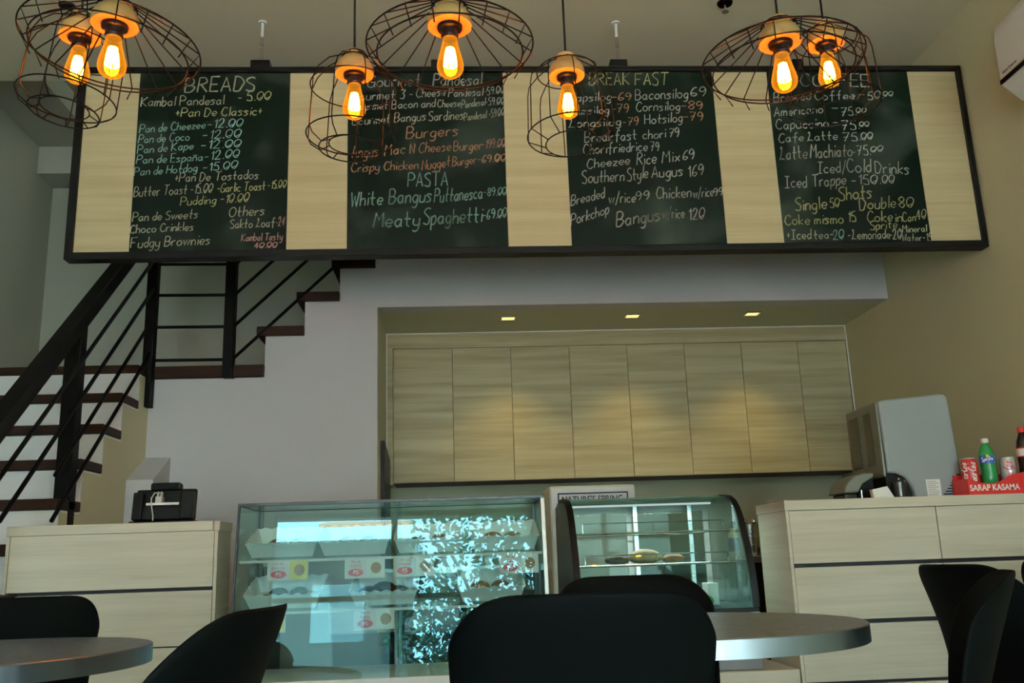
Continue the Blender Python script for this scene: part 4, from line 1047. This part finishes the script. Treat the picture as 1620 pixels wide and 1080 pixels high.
for lb, sx_, sy_ in (('small dark ceiling sprinkler with a bright rim on the air conditioner side', 1.39, 4.08), ('small dark ceiling sprinkler behind the caged lamps by the stairwell', -1.865, 4.113)):
    t = thing('sprinkler', lb, 'sprinkler', (sx_, sy_, 3.5595), 'ceiling sprinklers')
    MB().lathe([(.001, 0), (.040, -.001), (.036, -.010), (.012, -.014)], (sx_, sy_, 3.5595), 24).build('escutcheon', M['black_metal'], t, smooth=True)
    MB().rod((sx_, sy_, 3.546), (sx_, sy_, 3.510), .007).build('stem', M['chrome'], t)
    MB().lathe([(.004, 0), (.017, -.001), (.017, -.004), (.004, -.005)], (sx_, sy_, 3.512), 20).build('deflector', M['chrome'], t, smooth=True)

# ------------------------------------------------------------------ tables
def table(label, x, y, r):
    t = thing('round_table', label, 'table', (x, y, 0), 'round cafe tables')
    ORG[t.name] = Vector((0, 0, 0))
    MB().lathe([(r-.004, .690), (r-.004, .7195), (.001, .72)], (0,0,0), 96).build('tabletop', M['table'], t)
    MB().lathe([(r-.0035, .689), (r, .689), (r, .7185), (r-.002, .7205), (r-.0035, .7205)], (0,0,0), 96).build('edge_band', M['band'], t, smooth=True)
    MB().rod((0,0,.02), (0,0,.688), .035, 24).build('pedestal', M['black_metal'], t, smooth=True)
    MB().lathe([(.20, 0), (.20, .008), (.06, .022), (.001, .03)], (0,0,0), 40).build('base', M['black_metal'], t, smooth=True)
table('round grey table with a steel edge in front of the curved display', .407, 1.845, .358)
table('round grey table with a steel edge in front of the cash counter', -.935, 1.80, .355)

# ------------------------------------------------------------------ chairs: one moulded shell on four legs, front towards local -y
def chair(label, x, y, rot):
    t = thing('cafe_chair', label, 'chair', (x, y, 0), 'black moulded cafe chairs', rotz=rot); ORG[t.name] = Vector((0, 0, 0))
    pr = [(-.215, .425), (-.205, .447), (-.14, .452), (-.05, .443), (.04, .436), (.105, .442), (.150, .470), (.175, .53), (.195, .59), (.215, .65), (.235, .705), (.255, .757), (.272, .804)]
    P = []
    n = len(pr); W = 20
    for i, (py, pz) in enumerate(pr):
        v = i/(n-1); row = []
        back = max(0, min(1, (pz-.46)/.34)) if i >= 6 else 0
        hw = .205 - .012*(1-back)*(1 if i >= 6 else 0)
        if i < 2: hw = .185
        for j in range(W+1):
            s = -1 + 2*j/W
            x_ = hw*math.sin(s*1.25)/math.sin(1.25) if i >= 6 else hw*s
            curl = .095*back**.6*abs(s)**2.2 if i >= 6 else 0
            lift = .022*abs(s)**3 if i < 7 else 0
            zz = pz + lift
            if i >= 9:                                        # rounded top corners
                drop = .075*max(0, abs(s)-.40)**2/.36*((i-8)/4)**1.2
                zz -= drop
            row.append((x_, py - curl, zz))
        P.append(row)
    m = MB().grid(P)
    sh = m.build('shell', M['chair'], t, smooth=True, solid=.007, subsurf=1)
    for sx_ in (-1, 1):
        for (ya, yb) in ((-.13, -.20), (.08, .20)):
            MB().rod((sx_*.13, ya, .437), (sx_*.19, yb, .0), .014, 10, .010).build('leg', M['black_metal'], t, smooth=True)
    MB().box(-.14, .14, -.15, .10, .420, .434).build('under_frame', M['black_metal'], t)
    return t
chair('black chair with its back to us at the table in front of the displays', .182, 1.63, PI)
chair('black chair across the round table, facing us below the curved display', .44, 2.246, 0)
chair('black chair turned sideways beside the table in front of the cash counter', -.518, 1.32, math.radians(-95))
chair('black chair across the table in front of the cash counter, facing us', -1.08, 2.206, .0)
chair('black chair turned sideways at the table edge before the drawer units', .78, 1.83, math.radians(-115))
chair('black chair turned away toward the wall, behind the sideways chair', 1.57, 2.55, math.radians(100))
chair('black chair nearest the drawer units, mostly hidden behind the other chairs', 2.12, 2.98, 0)

# ------------------------------------------------------------------ the street outside (seen in the glass)
MB().box(-30, 30, -60, FY-.2, -.3, -.12).build('street', M['asphalt'], origin=(0, -20, -.12), **st)
def leaves(m, c, R_, n, size):
    c = Vector(c)
    for _ in range(n):
        while True:
            d = Vector((random.uniform(-1, 1), random.uniform(-1, 1), random.uniform(-1, 1)))
            if .15 < d.length < 1: break
        p = c + Vector((d.x*R_[0], d.y*R_[1], d.z*R_[2]))
        u = Vector((random.uniform(-1, 1), random.uniform(-1, 1), random.uniform(-1, 1))).normalized(); w_ = u.orthogonal().normalized()
        s = size*random.uniform(.6, 1.3)
        m._add([p-u*s, p+w_*s*.45, p+u*s, p-w_*s*.45], [(0, 1, 2, 3)])
def tree(label, x, y, h, blobs, n, size):
    t = thing('street_tree', label, 'tree', (x, y, -.12), 'trees on the street')
    tr = MB(); top = Vector((x+.1, y, h*.62))
    tr.path([(x, y, -.12), (x+.05, y, h*.25), top], .085, 10)
    br = []
    for k in range(9):
        a = 2*PI*k/9; b0 = Vector((x+.05, y, h*(.25+.035*k))); b1 = b0 + Vector((math.cos(a)*1.2, math.sin(a)*.8, h*.28))
        tr.path([b0, (b0+b1)/2+Vector((0, 0, .12)), b1], .028, 6)
    tr.build('trunk', M['bark'], t, smooth=True)
    cr_ = MB()
    for (bx, by, bz, r1, r2) in blobs: leaves(cr_, (x+bx, y+by, bz), (r1, r1*.8, r2), n, size)
    c_ = cr_.build('crown', M['leaf'], t, recalc=False)
tree('leafy street tree reflected in the middle of the pastry display', .25, -6.0, 5.2, [(-.1, 0, 3.3, 1.15, .9), (.75, .1, 3.1, .9, .8), (.2, -.2, 4.3, 1.3, .8), (.9, 0, 2.2, .8, .6), (-.7, .2, 2.3, .7, .6), (1.2, .1, 3.9, .7, .8), (-.6, .1, 1.6, .6, .35), (.6, .1, 1.6, .8, .3)], 850, .062)
tree('leafy street tree reflected toward the curved display', 3.9, -6.6, 5.2, [(-.4, 0, 3.0, 1.1, 1.1), (.5, 0, 4.0, 1.1, .9), (-.9, 0, 3.9, 1.0, .8)], 700, .075)
M['house_dark'] = mat('house_dark', (.07, .085, .08), .8)
M['house_pane'] = mat('house_pane', (.22, .30, .30), .2)
bl = thing('street_shop', 'dark grey building with an orange awning across the street', 'building', (-1, -16, -.12))
MB().box(-13, -1.4, -20, -16, -.12, 6.3).build('facade', M['house_dark'], bl)
for k in range(4):
    MB().box(-11.5+k*2.6, -10.2+k*2.6, -16.02, -15.99, 3.9, 5.3).build('window', M['house_pane'], bl)
MB().prism([(-16, 6.9), (-14.6, 6.45), (-14.6, 6.35), (-16, 6.8)], 'x', -3.4, -1.2).build('awning', M['awning'], bl)
MB().prism([(-15.6, 6.31), (-20, 7.1), (-20, 6.31)], 'x', -13.3, -1.1).build('roof', M['teal_roof'], bl)
b2 = thing('street_house', 'house with a teal roof across the street', 'building', (7, -18, -.12))
MB().box(3, 12, -22, -18, -.12, 3.6).build('facade', M['shop_wall'], b2)
MB().prism([(-17.4, 3.6), (-22, 5.8), (-22, 3.6)], 'x', 2.6, 12.4).build('roof', M['teal_roof'], b2)
for k, (za, zb) in enumerate(((4.6, 4.9), (4.9, 5.1), (5.4, 5.5), (5.9, 6.2))):
    w_ = MB().path([(-14+28*i/24, -9.5, za+(zb-za)*i/24 - .45*math.sin(PI*i/24)) for i in range(25)], .022, 6).build('power_line', M['black_plastic'], origin=(0, -9.5, za))
    tag(w_, ('lowest power line over the street', 'second lowest power line over the street', 'second highest power line over the street', 'highest power line over the street')[k], 'power line', 'power lines')
